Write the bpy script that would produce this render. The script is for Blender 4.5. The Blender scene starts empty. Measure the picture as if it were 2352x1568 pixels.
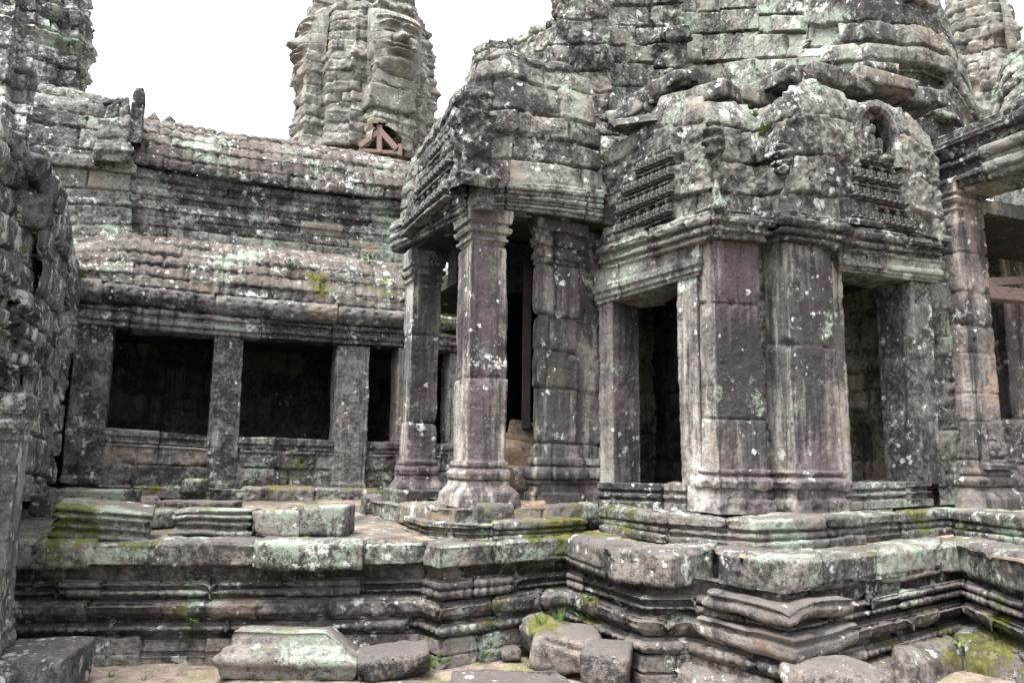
import bpy, bmesh, math, random
import numpy as np
from mathutils import Vector, Matrix

random.seed(7)
SC = bpy.context.scene
COL = SC.collection

# ------------------------------------------------------------------ camera
F, CX, CY = 1794.0, 1176.0, 784.0          # focal length and centre for a 2352 px wide picture
PITCH, ROLL, YAW, EYE = math.radians(8.2), math.radians(0.6), math.radians(24.0), 1.5
fw = np.array([math.sin(YAW) * math.cos(PITCH), math.cos(YAW) * math.cos(PITCH), math.sin(PITCH)])
r0 = np.array([math.cos(YAW), -math.sin(YAW), 0.0])
u0 = np.cross(r0, fw)
rt = r0 * math.cos(ROLL) + u0 * math.sin(ROLL)
up = u0 * math.cos(ROLL) - r0 * math.sin(ROLL)
cam_d = bpy.data.cameras.new('camera')
cam = bpy.data.objects.new('camera', cam_d)
COL.objects.link(cam)
cam_d.sensor_width = 36.0
cam_d.lens = 36.0 * F / 2352.0
cam_d.clip_end = 2000.0
cam_d.clip_start = 0.05
M = Matrix.Identity(4)
for i in range(3):
    M[i][0], M[i][1], M[i][2] = rt[i], up[i], -fw[i]
M[0][3], M[1][3], M[2][3] = 0.0, 0.0, EYE
cam.matrix_world = M
SC.camera = cam

# ------------------------------------------------------------------ sky and light: bright overcast
SUN_EL, SUN_AZ = math.radians(70), math.radians(245)     # azimuth clockwise from +Y
w = bpy.data.worlds.new("World")
SC.world = w
w.use_nodes = True
nt = w.node_tree
nt.nodes.clear()
sky = nt.nodes.new('ShaderNodeTexSky')
sky.sky_type = 'NISHITA'
sky.sun_disc = False
sky.sun_elevation = SUN_EL
sky.sun_rotation = SUN_AZ
sky.air_density = 1.0
sky.dust_density = 6.0
sky.ozone_density = 1.0
hs = nt.nodes.new('ShaderNodeHueSaturation')             # an overcast sky has next to no colour
hs.inputs['Saturation'].default_value = 0.22
bg = nt.nodes.new('ShaderNodeBackground')
bg.inputs['Strength'].default_value = 0.14
wo = nt.nodes.new('ShaderNodeOutputWorld')
nt.links.new(sky.outputs[0], hs.inputs['Color'])
nt.links.new(hs.outputs[0], bg.inputs[0])
nt.links.new(bg.outputs[0], wo.inputs[0])
sd = bpy.data.lights.new('sun', 'SUN')
sd.energy = 1.7
sd.angle = math.radians(25)
sd.color = (1.0, 0.985, 0.96)
so = bpy.data.objects.new('sun', sd)
COL.objects.link(so)
sdir = Vector((math.sin(SUN_AZ) * math.cos(SUN_EL), math.cos(SUN_AZ) * math.cos(SUN_EL), math.sin(SUN_EL)))
so.rotation_euler = sdir.to_track_quat('Z', 'Y').to_euler()
so.location = sdir * 60
SC.view_settings.view_transform = 'Standard'
SC.view_settings.look = 'None'
SC.view_settings.exposure = 2.32
SC.view_settings.gamma = 1.0
SC.render.engine = 'CYCLES'
SC.cycles.max_bounces = 6
SC.cycles.diffuse_bounces = 2
SC.cycles.use_denoising = True

# ------------------------------------------------------------------ picture point -> place
CAMP = np.array([0.0, 0.0, EYE])
FH = np.array([math.sin(YAW), math.cos(YAW)])


def W(px, py, d=None, X=None, Y=None, z=None):
    r = fw + rt * ((px - CX) / F) + up * ((CY - py) / F)
    if d is not None:
        k = d / (r[0] * FH[0] + r[1] * FH[1])
    elif X is not None:
        k = X / r[0]
    elif Y is not None:
        k = Y / r[1]
    else:
        k = (z - EYE) / r[2]
    return CAMP + r * k


def zrow(x, y, py):
    k = (CY - py) / F
    p = np.array([x, y, 0.0])
    return EYE + (k * p.dot(fw) - p.dot(up)) / (up[2] - k * fw[2])


def V(px, top, bot, back=0.0, **pl):
    """a vertical line of the place: plan position, foot and head heights"""
    p = W(px, 0.5 * (top + bot), **pl)
    return (p[0], p[1], zrow(p[0], p[1], bot), zrow(p[0], p[1] + back, top))


def onl(px, py, A, B):
    """plan point where the sight line of px meets the vertical plane through A and B"""
    r = fw + rt * ((px - CX) / F) + up * ((CY - py) / F)
    ax, ay, bx, by = A[0], A[1], B[0], B[1]
    nx, ny = by - ay, ax - bx
    k = (nx * ax + ny * ay) / (nx * r[0] + ny * r[1])
    return r[0] * k, r[1] * k


def VL(px, top, bot, A, B):
    x, y = onl(px, 0.5 * (top + bot), A, B)
    return (x, y, zrow(x, y, bot), zrow(x, y, top))


# ------------------------------------------------------------------ noise
def _h(ix, iy, iz, seed):
    h = (ix * np.uint32(374761393) + iy * np.uint32(668265263) + iz * np.uint32(2246822519) + np.uint32((seed * 3266489917) & 0xffffffff))
    h = (h ^ (h >> np.uint32(13))) * np.uint32(1274126177)
    h = (h ^ (h >> np.uint32(16))) * np.uint32(2246822519)
    return ((h ^ (h >> np.uint32(15))) & np.uint32(0xffffff)).astype(np.float32) * np.float32(2.0 / 0xffffff) - 1.0


def vnoise(P, seed=0):
    P = P.astype(np.float32)
    f = np.floor(P)
    i = f.astype(np.int64).astype(np.uint32)
    t = P - f
    t = t * t * (3 - 2 * t)
    one = np.uint32(1)
    x0, y0, z0 = i[..., 0], i[..., 1], i[..., 2]
    x1, y1, z1 = x0 + one, y0 + one, z0 + one
    tx, ty, tz = t[..., 0], t[..., 1], t[..., 2]
    a = _h(x0, y0, z0, seed) * (1 - tx) + _h(x1, y0, z0, seed) * tx
    b = _h(x0, y1, z0, seed) * (1 - tx) + _h(x1, y1, z0, seed) * tx
    c = _h(x0, y0, z1, seed) * (1 - tx) + _h(x1, y0, z1, seed) * tx
    e = _h(x0, y1, z1, seed) * (1 - tx) + _h(x1, y1, z1, seed) * tx
    return (a * (1 - ty) + b * ty) * (1 - tz) + (c * (1 - ty) + e * ty) * tz


def fbm(P, sc, octs=3, seed=0, gain=0.5):
    r, a, s = 0.0, 1.0, sc
    for o in range(octs):
        r = r + a * vnoise(P * s + 17.3 * o, seed + o)
        a *= gain
        s *= 2.1
    return r


def sstep(a, b, x):
    t = np.clip((x - a) / (b - a), 0, 1)
    return t * t * (3 - 2 * t)


# places where moss (x), pale green lichen (y) or bare warm sandstone (z) grows or shows thickest
SPOTS = []


def spot(px, py, r, moss=0.0, green=0.0, warm=0.0, **pl):
    SPOTS.append((W(px, py, **pl), r, np.array([moss, green, warm])))


def spot_values(P):
    out = np.zeros((len(P), 3), dtype=np.float32)
    lo, hi = P.min(0), P.max(0)
    for c, r, v in SPOTS:
        if (c + 1.6 * r < lo).any() or (c - 1.6 * r > hi).any(): continue
        d = np.linalg.norm(P - c, axis=1) / r
        m = d < 1.6
        if not m.any(): continue
        q = d[m] + .5 * fbm(P[m], 4.0, 4, 91, .6)
        out[m] = np.maximum(out[m], sstep(1.2, .45, q)[:, None] * v) if (v >= 0).all() else out[m] + sstep(1.2, .45, q)[:, None] * v
    return out


# ------------------------------------------------------------------ scene objects
def tag(o, label=None, cat=None, group=None, kind=None):
    if label: o['label'] = label
    if cat: o['category'] = cat
    if group: o['group'] = group
    if kind: o['kind'] = kind
    return o


def thing(name, label, cat, loc, group=None):
    o = bpy.data.objects.new(name, None)
    COL.objects.link(o)
    o.location = loc
    o.empty_display_size = 0.2
    return tag(o, label, cat, group)


def raw_mesh(name, verts, quads, mat, parent=None, blk=None, smooth=True, tris=None, off=None):
    me = bpy.data.meshes.new(name)
    nv = len(verts)
    me.vertices.add(nv)
    me.vertices.foreach_set('co', np.ascontiguousarray(verts, dtype=np.float32).ravel())
    nq = 0 if quads is None else len(quads)
    ntr = 0 if tris is None else len(tris)
    idx = []
    if nq: idx.append(np.asarray(quads, dtype=np.int32).ravel())
    if ntr: idx.append(np.asarray(tris, dtype=np.int32).ravel())
    idx = np.concatenate(idx)
    me.loops.add(len(idx))
    me.loops.foreach_set('vertex_index', idx)
    me.polygons.add(nq + ntr)
    starts = np.concatenate([np.arange(nq) * 4, nq * 4 + np.arange(ntr) * 3]).astype(np.int32)
    tot = np.concatenate([np.full(nq, 4), np.full(ntr, 3)]).astype(np.int32)
    me.polygons.foreach_set('loop_start', starts)
    me.polygons.foreach_set('loop_total', tot)
    me.polygons.foreach_set('use_smooth', np.full(nq + ntr, smooth, dtype=bool))
    me.update(calc_edges=True)
    me.validate(verbose=False)
    if blk is not None:
        at = me.attributes.new('blk', 'FLOAT', 'POINT')
        at.data.foreach_set('value', np.ascontiguousarray(blk, dtype=np.float32).ravel())
    if blk is not None and SPOTS:
        sp = spot_values(np.asarray(verts, dtype=float) + (0 if off is None else np.asarray(off)))
        if np.abs(sp).max() > 0:
            at = me.attributes.new('spot', 'FLOAT_VECTOR', 'POINT')
            at.data.foreach_set('vector', np.ascontiguousarray(sp, dtype=np.float32).ravel())
    me.materials.append(mat)
    o = bpy.data.objects.new(name, me)
    COL.objects.link(o)
    if parent is not None:
        o.parent = parent
        ch, p = Vector((0, 0, 0)), parent
        while p is not None:
            ch += p.location
            p = p.parent
        o.matrix_parent_inverse = Matrix.Translation(-ch)
    return o


def grid_quads(ni, nj, closed=False):
    i = np.arange(ni if closed else ni - 1)
    j = np.arange(nj - 1)
    I, J = np.meshgrid(i, j, indexing='ij')
    I2 = (I + 1) % ni
    return np.stack([I * nj + J, I2 * nj + J, I2 * nj + J + 1, I * nj + J + 1], -1).reshape(-1, 4)


def blocks(S, A, smax, amax, rng, ch, bl, courses=None, wob=0.012, seed=0):
    """masonry: for each surface point the distance to its block's edges and that block's random numbers"""
    P = np.stack([S * 1.7, A * 1.7, np.zeros_like(S)], -1)
    Aw = A + wob * vnoise(P, seed + 31) + 0.4 * wob * vnoise(P * 4, seed + 32)
    Sw = S + wob * vnoise(P, seed + 33) + 0.4 * wob * vnoise(P * 4, seed + 34)
    if courses is None:
        c, cs = -rng.uniform(0, 0.3) * ch[0] * (ch[1] - ch[0] > .01), []
        while c < amax + ch[1]:
            cs.append(c)
            c += rng.uniform(*ch)
        cs.append(c)
    else:
        cs = [-0.5] + list(courses) + [amax + 0.5]
    cs = np.array(cs)
    ci = np.clip(np.searchsorted(cs, Aw) - 1, 0, len(cs) - 2)
    dA = np.minimum(Aw - cs[ci], cs[ci + 1] - Aw)
    lA = Aw - 0.5 * (cs[ci] + cs[ci + 1])
    dS = np.full(S.shape, 9.0)
    lS = np.zeros(S.shape)
    R = np.zeros(S.shape + (4,))
    HW = np.zeros(S.shape)
    for k in range(len(cs) - 1):
        m = ci == k
        if not m.any(): continue
        p, js = -rng.uniform(0, bl[0]), []
        while p < smax + bl[1]:
            js.append(p)
            p += rng.uniform(*bl)
        js.append(p)
        js = np.array(js)
        rr_ = rng.uniform(-1, 1, (len(js), 4))
        sv = Sw[m]
        bi = np.clip(np.searchsorted(js, sv) - 1, 0, len(js) - 2)
        dS[m] = np.minimum(sv - js[bi], js[bi + 1] - sv)
        lS[m] = sv - 0.5 * (js[bi] + js[bi + 1])
        HW[m] = 0.5 * (js[bi + 1] - js[bi])
        R[m] = rr_[bi]
    return np.abs(dS), np.abs(dA), lS, lA, R, HW


def strip(name, path, prof, mat, parent=None, res=0.02, seed=0, ch=(.2, .3), bl=(.3, .7), courses=None, jd=.022,
          jw=.008, off=.012, tilt=.03, rough=.012, rd=.012, rw=.018, feats=(), holes=.12, wob=.012, closed=False,
          lean=(0, 0), chip=.03, tres=None, blockless=False, top_rag=0.0, opening=None):
    """a run of weathered masonry: a moulding profile carried along a plan path, cut into blocks and worn"""
    rng = np.random.default_rng(seed + 101)
    pa = np.array(path, dtype=float)
    n = len(pa)
    if closed:
        pa = np.vstack([pa, pa[:1]])
        n += 1
    seg = pa[1:, :2] - pa[:-1, :2]
    L = np.maximum(np.linalg.norm(seg, axis=1), 1e-6)
    nr = np.stack([seg[:, 1] / L, -seg[:, 0] / L], -1)
    mit = np.zeros((n, 2))
    for i in range(n):
        a = nr[i - 1] if i > 0 else (nr[-1] if closed else nr[0])
        b = nr[i] if i < n - 1 else (nr[0] if closed else nr[-1])
        mit[i] = (a + b) / max(0.35, 1 + a.dot(b))
    K, U, isc = [], [], []
    for k in range(n - 1):
        m = max(1, int(math.ceil(L[k] / res)))
        for q in range(m):
            K.append(k); U.append(q / m); isc.append(q == 0)
    K.append(n - 2); U.append(1.0); isc.append(True)
    K, U, isc = np.array(K), np.array(U), np.array(isc)
    cum = np.concatenate([[0], np.cumsum(L)])
    s = cum[K] + U * L[K]
    H = float(np.mean(pa[:, 3] - pa[:, 2]))
    pr = np.array(prof, dtype=float)
    tres = tres or res
    T, O, A, NN = [], [], [], []
    acc = 0.0
    segs = []
    for k in range(len(pr) - 1):
        dz, do = (pr[k + 1, 0] - pr[k, 0]) * H, pr[k + 1, 1] - pr[k, 1]
        segs.append((dz, do, math.hypot(dz, do)))
    for k, (dz, do, l) in enumerate(segs):
        if l < 1e-6: continue
        m = max(1, int(math.ceil(l / tres)))
        nv = np.array([dz / l, -do / l])
        for q in range(m):
            u = q / m
            T.append(pr[k, 0] + u * (pr[k + 1, 0] - pr[k, 0]))
            O.append(pr[k, 1] + u * do)
            A.append(acc + u * l)
            if q == 0 and k > 0 and segs[k - 1][2] > 1e-6:
                pv = np.array([segs[k - 1][0], -segs[k - 1][1]]) / segs[k - 1][2]
                nn = nv + pv
                NN.append(nn / max(np.linalg.norm(nn), 0.3))
            else:
                NN.append(nv)
        acc += l
    T.append(pr[-1, 0]); O.append(pr[-1, 1]); A.append(acc); NN.append(nv)
    T, O, A, NN = np.array(T), np.array(O), np.array(A), np.array(NN)
    P0, P1, m0, m1 = pa[K], pa[K + 1], mit[K], mit[K + 1]
    c0 = P0[:, None, :2] + m0[:, None, :] * O[None, :, None]
    c1 = P1[:, None, :2] + m1[:, None, :] * O[None, :, None]
    XY = c0 + (c1 - c0) * U[:, None, None]
    z0 = P0[:, 2] + (P1[:, 2] - P0[:, 2]) * U
    z1 = P0[:, 3] + (P1[:, 3] - P0[:, 3]) * U
    Z = z0[:, None] + (z1 - z0)[:, None] * T[None, :]
    XY = XY + np.array(lean)[None, None, :] * T[None, :, None]
    P = np.concatenate([XY, Z[..., None]], -1)
    S2 = np.repeat(s[:, None], len(T), 1)
    A2 = np.repeat(A[None, :], len(s), 0)
    T2 = np.repeat(T[None, :], len(s), 0)
    D = .7 * rough * fbm(P, 2.6, 3, seed) + 0.45 * rough * fbm(P, 17.0, 3, seed + 5, .6)
    if blockless:
        blk = np.zeros(S2.shape)
    else:
        dS, dA, lS, lA, R, HW = blocks(S2, A2, s[-1], A[-1], rng, ch, bl, courses, wob, seed)
        e = np.minimum(dS, dA)
        ej = np.maximum(e + 0.006 * fbm(P, 14.0, 2, seed + 9), 0)
        wj = jw * (1 + 0.8 * vnoise(P * 1.9, seed + 12))
        jl = jd * (.65 + 1.5 * np.maximum(0, vnoise(P * .9, seed + 13)))
        wj = wj * (.85 + .5 * np.maximum(0, vnoise(P * .9, seed + 13)))
        D = D - jl * np.exp(-(ej / np.maximum(wj * 1.15, .004)) ** 4) - rd * np.exp(-ej / (rw * .6))
        D = D + off * R[..., 0] + tilt * (R[..., 1] * lS + R[..., 2] * lA)
        cm = sstep(0.25, 0.7, fbm(P, 5.0, 2, seed + 21)) * np.exp(-ej / 0.035)
        D = D - chip * cm
        if holes > 0:
            hx, hy = HW * 0.75 * R[..., 1], 0.05 * R[..., 2]
            hr = np.sqrt((lS - hx) ** 2 + (lA - hy) ** 2)
            D = D - np.where(np.abs(R[..., 3]) < holes, 0.045 * sstep(0.024, 0.012, hr), 0)
        blk = 0.5 + 0.5 * R[..., 3]
    ctx = dict(S=S2, T=T2, A=A2, P=P, s=s, cum=cum, seg=K)
    for f in feats:
        D = D + f(ctx)
    nrm = nr[K].copy()
    nrm[isc] = mit[np.minimum(K + (U >= 1.0), n - 1)][isc]
    P = P.copy()
    P[..., 0] += nrm[:, None, 0] * NN[None, :, 0] * D
    P[..., 1] += nrm[:, None, 1] * NN[None, :, 0] * D
    P[..., 2] += NN[None, :, 1] * D
    if top_rag:
        P[..., 2] += top_rag * T2 ** 3 * (fbm(np.stack([S2, 0 * S2, 0 * S2], -1), 2.2, 3, seed + 3)
                                          + np.round(1.5 * vnoise(np.stack([S2 * 2.4, 0 * S2, 0 * S2], -1), seed + 4)))
    if closed:
        P[-1] = P[0]
    Q = grid_quads(len(s), len(T))
    if opening is not None:
        om = opening(ctx).reshape(-1)
        Q = Q[~om[Q].any(1)]
    return raw_mesh(name, P.reshape(-1, 3), Q, mat, parent, blk)


def boxpath(x0, y0, x1, y1, z0, z1):
    return [(x0, y1, z0, z1), (x0, y0, z0, z1), (x1, y0, z0, z1), (x1, y1, z0, z1)]


def zprof(pts, z0, z1):
    return [((z - z0) / (z1 - z0), o) for z, o in pts]


def stone_block(name, size, loc, rot, mat, seed=0, rad=.03, rough=.02, prof=None, res=.02, parent=None, shear=None, taper=0, cut=None, big=.25):
    """a loose squared stone, worn; prof gives an inset of the sides at each height (-1..1)"""
    hx, hy, hz = size[0] / 2, size[1] / 2, size[2] / 2
    nx, ny, nz = [max(4, int(2 * h / res)) for h in (hx, hy, hz)]
    vs, qs, base = [], [], 0
    for ax in range(3):
        for sg in (-1, 1):
            a, b = [(1, 2), (2, 0), (0, 1)][ax]
            na, nb = (nx, ny, nz)[a], (nx, ny, nz)[b]
            g = np.zeros((na + 1, nb + 1, 3))
            ga, gb = np.linspace(-1, 1, na + 1), np.linspace(-1, 1, nb + 1)
            g[..., a], g[..., b] = np.meshgrid(ga, gb, indexing='ij')
            g[..., ax] = sg
            q = grid_quads(na + 1, nb + 1)
            if sg < 0: q = q[:, ::-1]
            vs.append(g.reshape(-1, 3)); qs.append(q + base)
            base += (na + 1) * (nb + 1)
    Vv, Q = np.concatenate(vs), np.concatenate(qs)
    key = np.round(Vv * 4096).astype(np.int64)
    _, first, inv = np.unique(key, axis=0, return_index=True, return_inverse=True)
    inv = inv.reshape(-1)
    Vv, Q = Vv[first], inv[Q]
    U = Vv.copy()
    h = np.array([hx, hy, hz])
    P = U * h
    inner = np.maximum(h - rad, 0.001)
    C = np.clip(P, -inner, inner)
    dv = P - C
    ln = np.linalg.norm(dv, axis=1, keepdims=True)
    mx = np.max(np.abs(dv), axis=1, keepdims=True)
    P = C + np.where(ln > 1e-9, dv / np.maximum(ln, 1e-9) * mx, 0)
    if prof is not None:
        pz = np.array(prof)
        ins = np.interp(U[:, 2], pz[:, 0], pz[:, 1])
        for k in (0, 1):
            P[:, k] *= 1 - ins / h[k] * np.abs(P[:, k] / h[k]) ** 3
    if taper:
        P[:, :2] *= (1 - taper * U[:, 2:3])
    if shear:
        P[:, 0] += shear[0] * U[:, 2]; P[:, 1] += shear[1] * U[:, 2]
        if len(shear) > 2: P[:, 2] += shear[2] * U[:, 0]
    sp = P + seed * 7.31
    N3 = np.stack([fbm(sp, 2.2, 3, seed + 40 + k) for k in range(3)], -1)
    F3 = np.stack([fbm(sp, 14, 2, seed + 50 + k) for k in range(3)], -1)
    cr = sstep(.1, .6, fbm(sp, 3.5, 2, seed + 60))[:, None] * np.clip((np.abs(U) ** 6).sum(1, keepdims=True) - 1, 0, 2)
    P = P + N3 * rough * (1 + big) + F3 * rough * .22 - np.sign(U) * cr * rough * 2.2
    if cut is not None:
        for (nv, dd) in cut:
            nv = np.array(nv, float); nv /= np.linalg.norm(nv)
            ex = P @ nv - dd + 0.3 * rough * fbm(sp, 6, 2, seed + 70)
            P = P - np.maximum(ex, 0)[:, None] * nv * .97
    R = Matrix.Rotation(rot[2], 3, 'Z') @ Matrix.Rotation(rot[1], 3, 'Y') @ Matrix.Rotation(rot[0], 3, 'X')
    P = P @ np.array(R).T
    o = raw_mesh(name, P, Q, mat, parent, np.full(len(P), (seed * .37) % 1), off=loc)
    o.location = loc
    if parent is not None:
        pass
    return o


# ------------------------------------------------------------------ materials
class NT:
    def __init__(s, name):
        s.m = bpy.data.materials.new(name)
        s.m.use_nodes = True
        s.t = s.m.node_tree
        s.t.nodes.clear()
        s.out = s.t.nodes.new('ShaderNodeOutputMaterial')
        s.b = s.t.nodes.new('ShaderNodeBsdfPrincipled')
        s.t.links.new(s.b.outputs[0], s.out.inputs[0])

    def put(s, sock, v):
        if hasattr(v, 'links'):
            s.t.links.new(v, sock)
        else:
            sock.default_value = v

    def n(s, t, **k):
        o = s.t.nodes.new(t)
        for a, v in k.items(): setattr(o, a, v)
        return o

    def math(s, op, a, b=0.0, clamp=False):
        o = s.n('ShaderNodeMath', operation=op, use_clamp=clamp)
        s.put(o.inputs[0], a); s.put(o.inputs[1], b)
        return o.outputs[0]

    def noise(s, co, sc, det=4, rough=.55, dist=0.0):
        o = s.n('ShaderNodeTexNoise')
        s.put(o.inputs['Vector'], co)
        o.inputs['Scale'].default_value = sc
        o.inputs['Detail'].default_value = det
        o.inputs['Roughness'].default_value = rough
        o.inputs['Distortion'].default_value = dist
        return o.outputs['Fac']

    def step(s, v, a, b, lo=0.0, hi=1.0):
        o = s.n('ShaderNodeMapRange', interpolation_type='SMOOTHSTEP')
        s.put(o.inputs[0], v)
        s.put(o.inputs[1], a); s.put(o.inputs[2], b)
        o.inputs[3].default_value, o.inputs[4].default_value = lo, hi
        return o.outputs[0]

    def mix(s, f, a, b):
        o = s.n('ShaderNodeMix', data_type='RGBA')
        s.put(o.inputs[0], f)
        s.put(o.inputs[6], a if hasattr(a, 'links') else (*a, 1))
        s.put(o.inputs[7], b if hasattr(b, 'links') else (*b, 1))
        return o.outputs[2]

    def mapping(s, co, scale=(1, 1, 1), loc=(0, 0, 0)):
        o = s.n('ShaderNodeMapping')
        s.put(o.inputs[0], co)
        o.inputs['Scale'].default_value = scale
        o.inputs['Location'].default_value = loc
        return o.outputs[0]


def stone(name, mid=(.226, .224, .206), dark=(.040, .038, .036), warm=(.31, .25, .185), purple=(.090, .081, .077), green=.5, white=.5,
          moss=.25, purp=.4, streak=.5, warmth=.3, seed=0.0, sc=1.0, orange=0.0, bump=1.0, contrast=1.0, gain=.74, facing=0.0, pale=.45):
    k = NT(name)
    tc = k.n('ShaderNodeTexCoord').outputs['Object']
    co = k.mapping(tc, (sc, sc, sc), (seed * 3.7, seed * 1.9, seed * 5.3))
    geo = k.n('ShaderNodeNewGeometry')
    sep = k.n('ShaderNodeSeparateXYZ')
    k.t.links.new(geo.outputs['Normal'], sep.inputs[0])
    nx, ny, nz = sep.outputs[0], sep.outputs[1], sep.outputs[2]
    at = k.n('ShaderNodeAttribute', attribute_name='blk').outputs['Fac']
    spv = k.n('ShaderNodeSeparateXYZ')
    k.t.links.new(k.n('ShaderNodeAttribute', attribute_name='spot').outputs['Vector'], spv.inputs[0])
    low = k.noise(co, 0.9, 3)
    low2 = k.noise(k.mapping(co, (1, 1, 1), (11, 3, 7)), 1.3, 3)
    low3 = k.noise(k.mapping(co, (1, 1, 1), (-5, 23, 2)), 2.1, 4)
    n6 = k.noise(co, 5.0, 9, .72)
    n25 = k.noise(co, 26, 7, .68)
    n80 = k.noise(co, 85, 4, .65)
    v = k.math('ADD', k.math('MULTIPLY', n6, .50), k.math('ADD', k.math('MULTIPLY', n25, .34), k.math('MULTIPLY', n80, .16)))
    v = k.math('ADD', v, k.math('MULTIPLY', k.math('SUBTRACT', at, .5), .10))
    c = k.mix(k.step(v, .505 - .075 / contrast, .505 + .085 / contrast), dark, mid)
    # paler worn stone in patches
    pv = k.noise(k.mapping(co, (1.5, 1.5, .2) if facing else (1, 1, .6), (31, 13, 5)), 2.8, 9, .66)
    c = k.mix(k.math('MULTIPLY', k.step(pv, .66 - .2 * pale, .78 - .2 * pale), .6), c, tuple(min(.6, x * 1.55) for x in mid))
    # warm bare sandstone, block by block
    wm = k.math('ADD', k.math('MULTIPLY', low2, .6), k.math('MULTIPLY', at, .34))
    wmk = k.math('MULTIPLY', k.step(wm, .66 - .22 * warmth, .76 - .2 * warmth), .6)
    wsp = k.step(k.math('ADD', spv.outputs[2], k.math('MULTIPLY', k.math('SUBTRACT', n6, .5), 1.2)), .35, .6)
    c = k.mix(k.math('MAXIMUM', wmk, wsp), c, k.mix(n25, warm, tuple(x * .6 for x in warm)))
    # purplish brown algae film, more on tops and, with facing, on right and front sides
    pm = k.math('ADD', k.math('MULTIPLY', low3, .8), k.math('MULTIPLY', nz, .22))
    pm = k.math('ADD', pm, k.math('MULTIPLY', k.math('SUBTRACT', n25, .5), .5))
    if facing:
        vb = k.noise(k.mapping(co, (3.6, 3.6, .22), (2, 7, 3)), 1.0, 4, .6)
        pm = k.math('ADD', k.math('MULTIPLY', pm, .45), k.math('MULTIPLY', vb, .62))
        pm = k.math('ADD', pm, k.math('MULTIPLY', k.math('SUBTRACT', nx, ny), .05 * facing))
        pm = k.math('ADD', pm, k.math('MULTIPLY', k.math('SUBTRACT', n25, .5), .10))
    c = k.mix(k.math('MULTIPLY', k.step(pm, .58 - .25 * purp, (.68 if facing else .72) - .2 * purp), .86), c, k.mix(n80, tuple(x * .6 for x in purple), tuple(x * 1.8 for x in purple)))
    # black rain streaks
    st = k.noise(k.mapping(co, (7.5, 7.5, .5), (1, 2, 3)), 1.0, 7, .7)
    st = k.math('ADD', st, k.math('MULTIPLY', k.math('SUBTRACT', low, .5), .7))
    st = k.math('ADD', st, k.math('MULTIPLY', k.math('SUBTRACT', n25, .5), .15))
    if facing:
        st = k.math('ADD', st, k.math('MULTIPLY', k.math('SUBTRACT', nx, ny), .05 * facing))
    c = k.mix(k.math('MULTIPLY', k.step(st, .62 - .16 * streak, .74 - .14 * streak), .80), c, (.028, .026, .026))
    if orange:
        om = k.noise(k.mapping(co, (1.6, 1.6, .8), (3, 9, 1)), 1.0, 5, .65)
        om = k.math('ADD', om, k.math('MULTIPLY', nx, .10))
        c = k.mix(k.math('MULTIPLY', k.step(om, .70 - .2 * orange, .86 - .2 * orange), .7), c, (.40, .225, .155))
    # pale green lichen film, frayed
    gl = k.noise(k.mapping(co, (1, 1, 1), (4, 8, 15)), 23, 12, .86)
    gm = k.noise(k.mapping(co, (1, 1, 1), (16, 23, 42)), 1.6, 5, .62)
    gth = k.math('SUBTRACT', (.715 - .20 * green), k.math('MULTIPLY', k.math('SUBTRACT', gm, .5), 1.0))
    gth = k.math('SUBTRACT', gth, k.math('MULTIPLY', spv.outputs[1], .10))
    gmask = k.step(k.math('SUBTRACT', gl, gth), -.015, .05)
    c = k.mix(k.math('MULTIPLY', gmask, .82), c, k.mix(n25, (.19, .24, .185), (.41, .465, .395)))
    # white lichen: frayed crusts and rosettes
    wl = k.noise(k.mapping(co, (1, 1, 1), (45, 18, 5)), 13, 12, .85)
    wg = k.noise(k.mapping(co, (1, 1, 1), (6, 33, 12)), 2.3, 5, .65)
    wth = k.math('SUBTRACT', .775 - .22 * white, k.math('MULTIPLY', k.math('SUBTRACT', wg, .5), 1.05))
    wmask = k.step(k.math('SUBTRACT', wl, wth), -.01, .035)
    dn = k.n('ShaderNodeTexNoise')
    k.put(dn.inputs['Vector'], co)
    dn.inputs['Scale'].default_value = 26
    dn.inputs['Detail'].default_value = 6
    dn.inputs['Roughness'].default_value = .7
    vm = k.n('ShaderNodeVectorMath', operation='MULTIPLY_ADD')
    k.put(vm.inputs[0], dn.outputs['Color'])
    vm.inputs[1].default_value = (.085, .085, .085)
    k.put(vm.inputs[2], co)
    for q, (vs, rad, gate) in enumerate(((7.5, .40, .86), (16, .36, .82))):
        vo = k.n('ShaderNodeTexVoronoi', feature='F1')
        k.put(vo.inputs['Vector'], vm.outputs[0])
        vo.inputs['Scale'].default_value = vs
        sp = k.n('ShaderNodeSeparateColor')
        k.t.links.new(vo.outputs['Color'], sp.inputs[0])
        rr = k.math('MULTIPLY', k.math('ADD', .3, sp.outputs[1]), rad)
        dm = k.step(k.math('SUBTRACT', vo.outputs['Distance'], rr), .05, -.06)
        gt = k.math('ADD', sp.outputs[0], k.math('MULTIPLY', k.math('SUBTRACT', k.noise(k.mapping(co, (1, 1, 1), (q * 9, 5, 1)), 1.7, 4, .65), .5), 2.0))
        mk = k.math('MULTIPLY', dm, k.step(gt, gate + .34 - .42 * white, gate + .40 - .42 * white))
        mk = k.math('MULTIPLY', mk, k.step(n25, .36, .50))
        wmask = k.math('MAXIMUM', wmask, mk)
    c = k.mix(k.math('MULTIPLY', wmask, .92), c, k.mix(n80, (.44, .45, .42), (.78, .78, .75)))
    # moss
    mn = k.noise(k.mapping(co, (1, 1, 1), (7, 7, 2)), 1.05, 3)
    mm = k.math('ADD', k.math('MULTIPLY', mn, 1.1), k.math('MULTIPLY', nz, .16))
    mm = k.math('ADD', mm, k.math('MULTIPLY', k.math('SUBTRACT', n6, .5), .8))
    mm = k.math('ADD', mm, k.math('MULTIPLY', k.math('SUBTRACT', n25, .5), .7))
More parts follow.
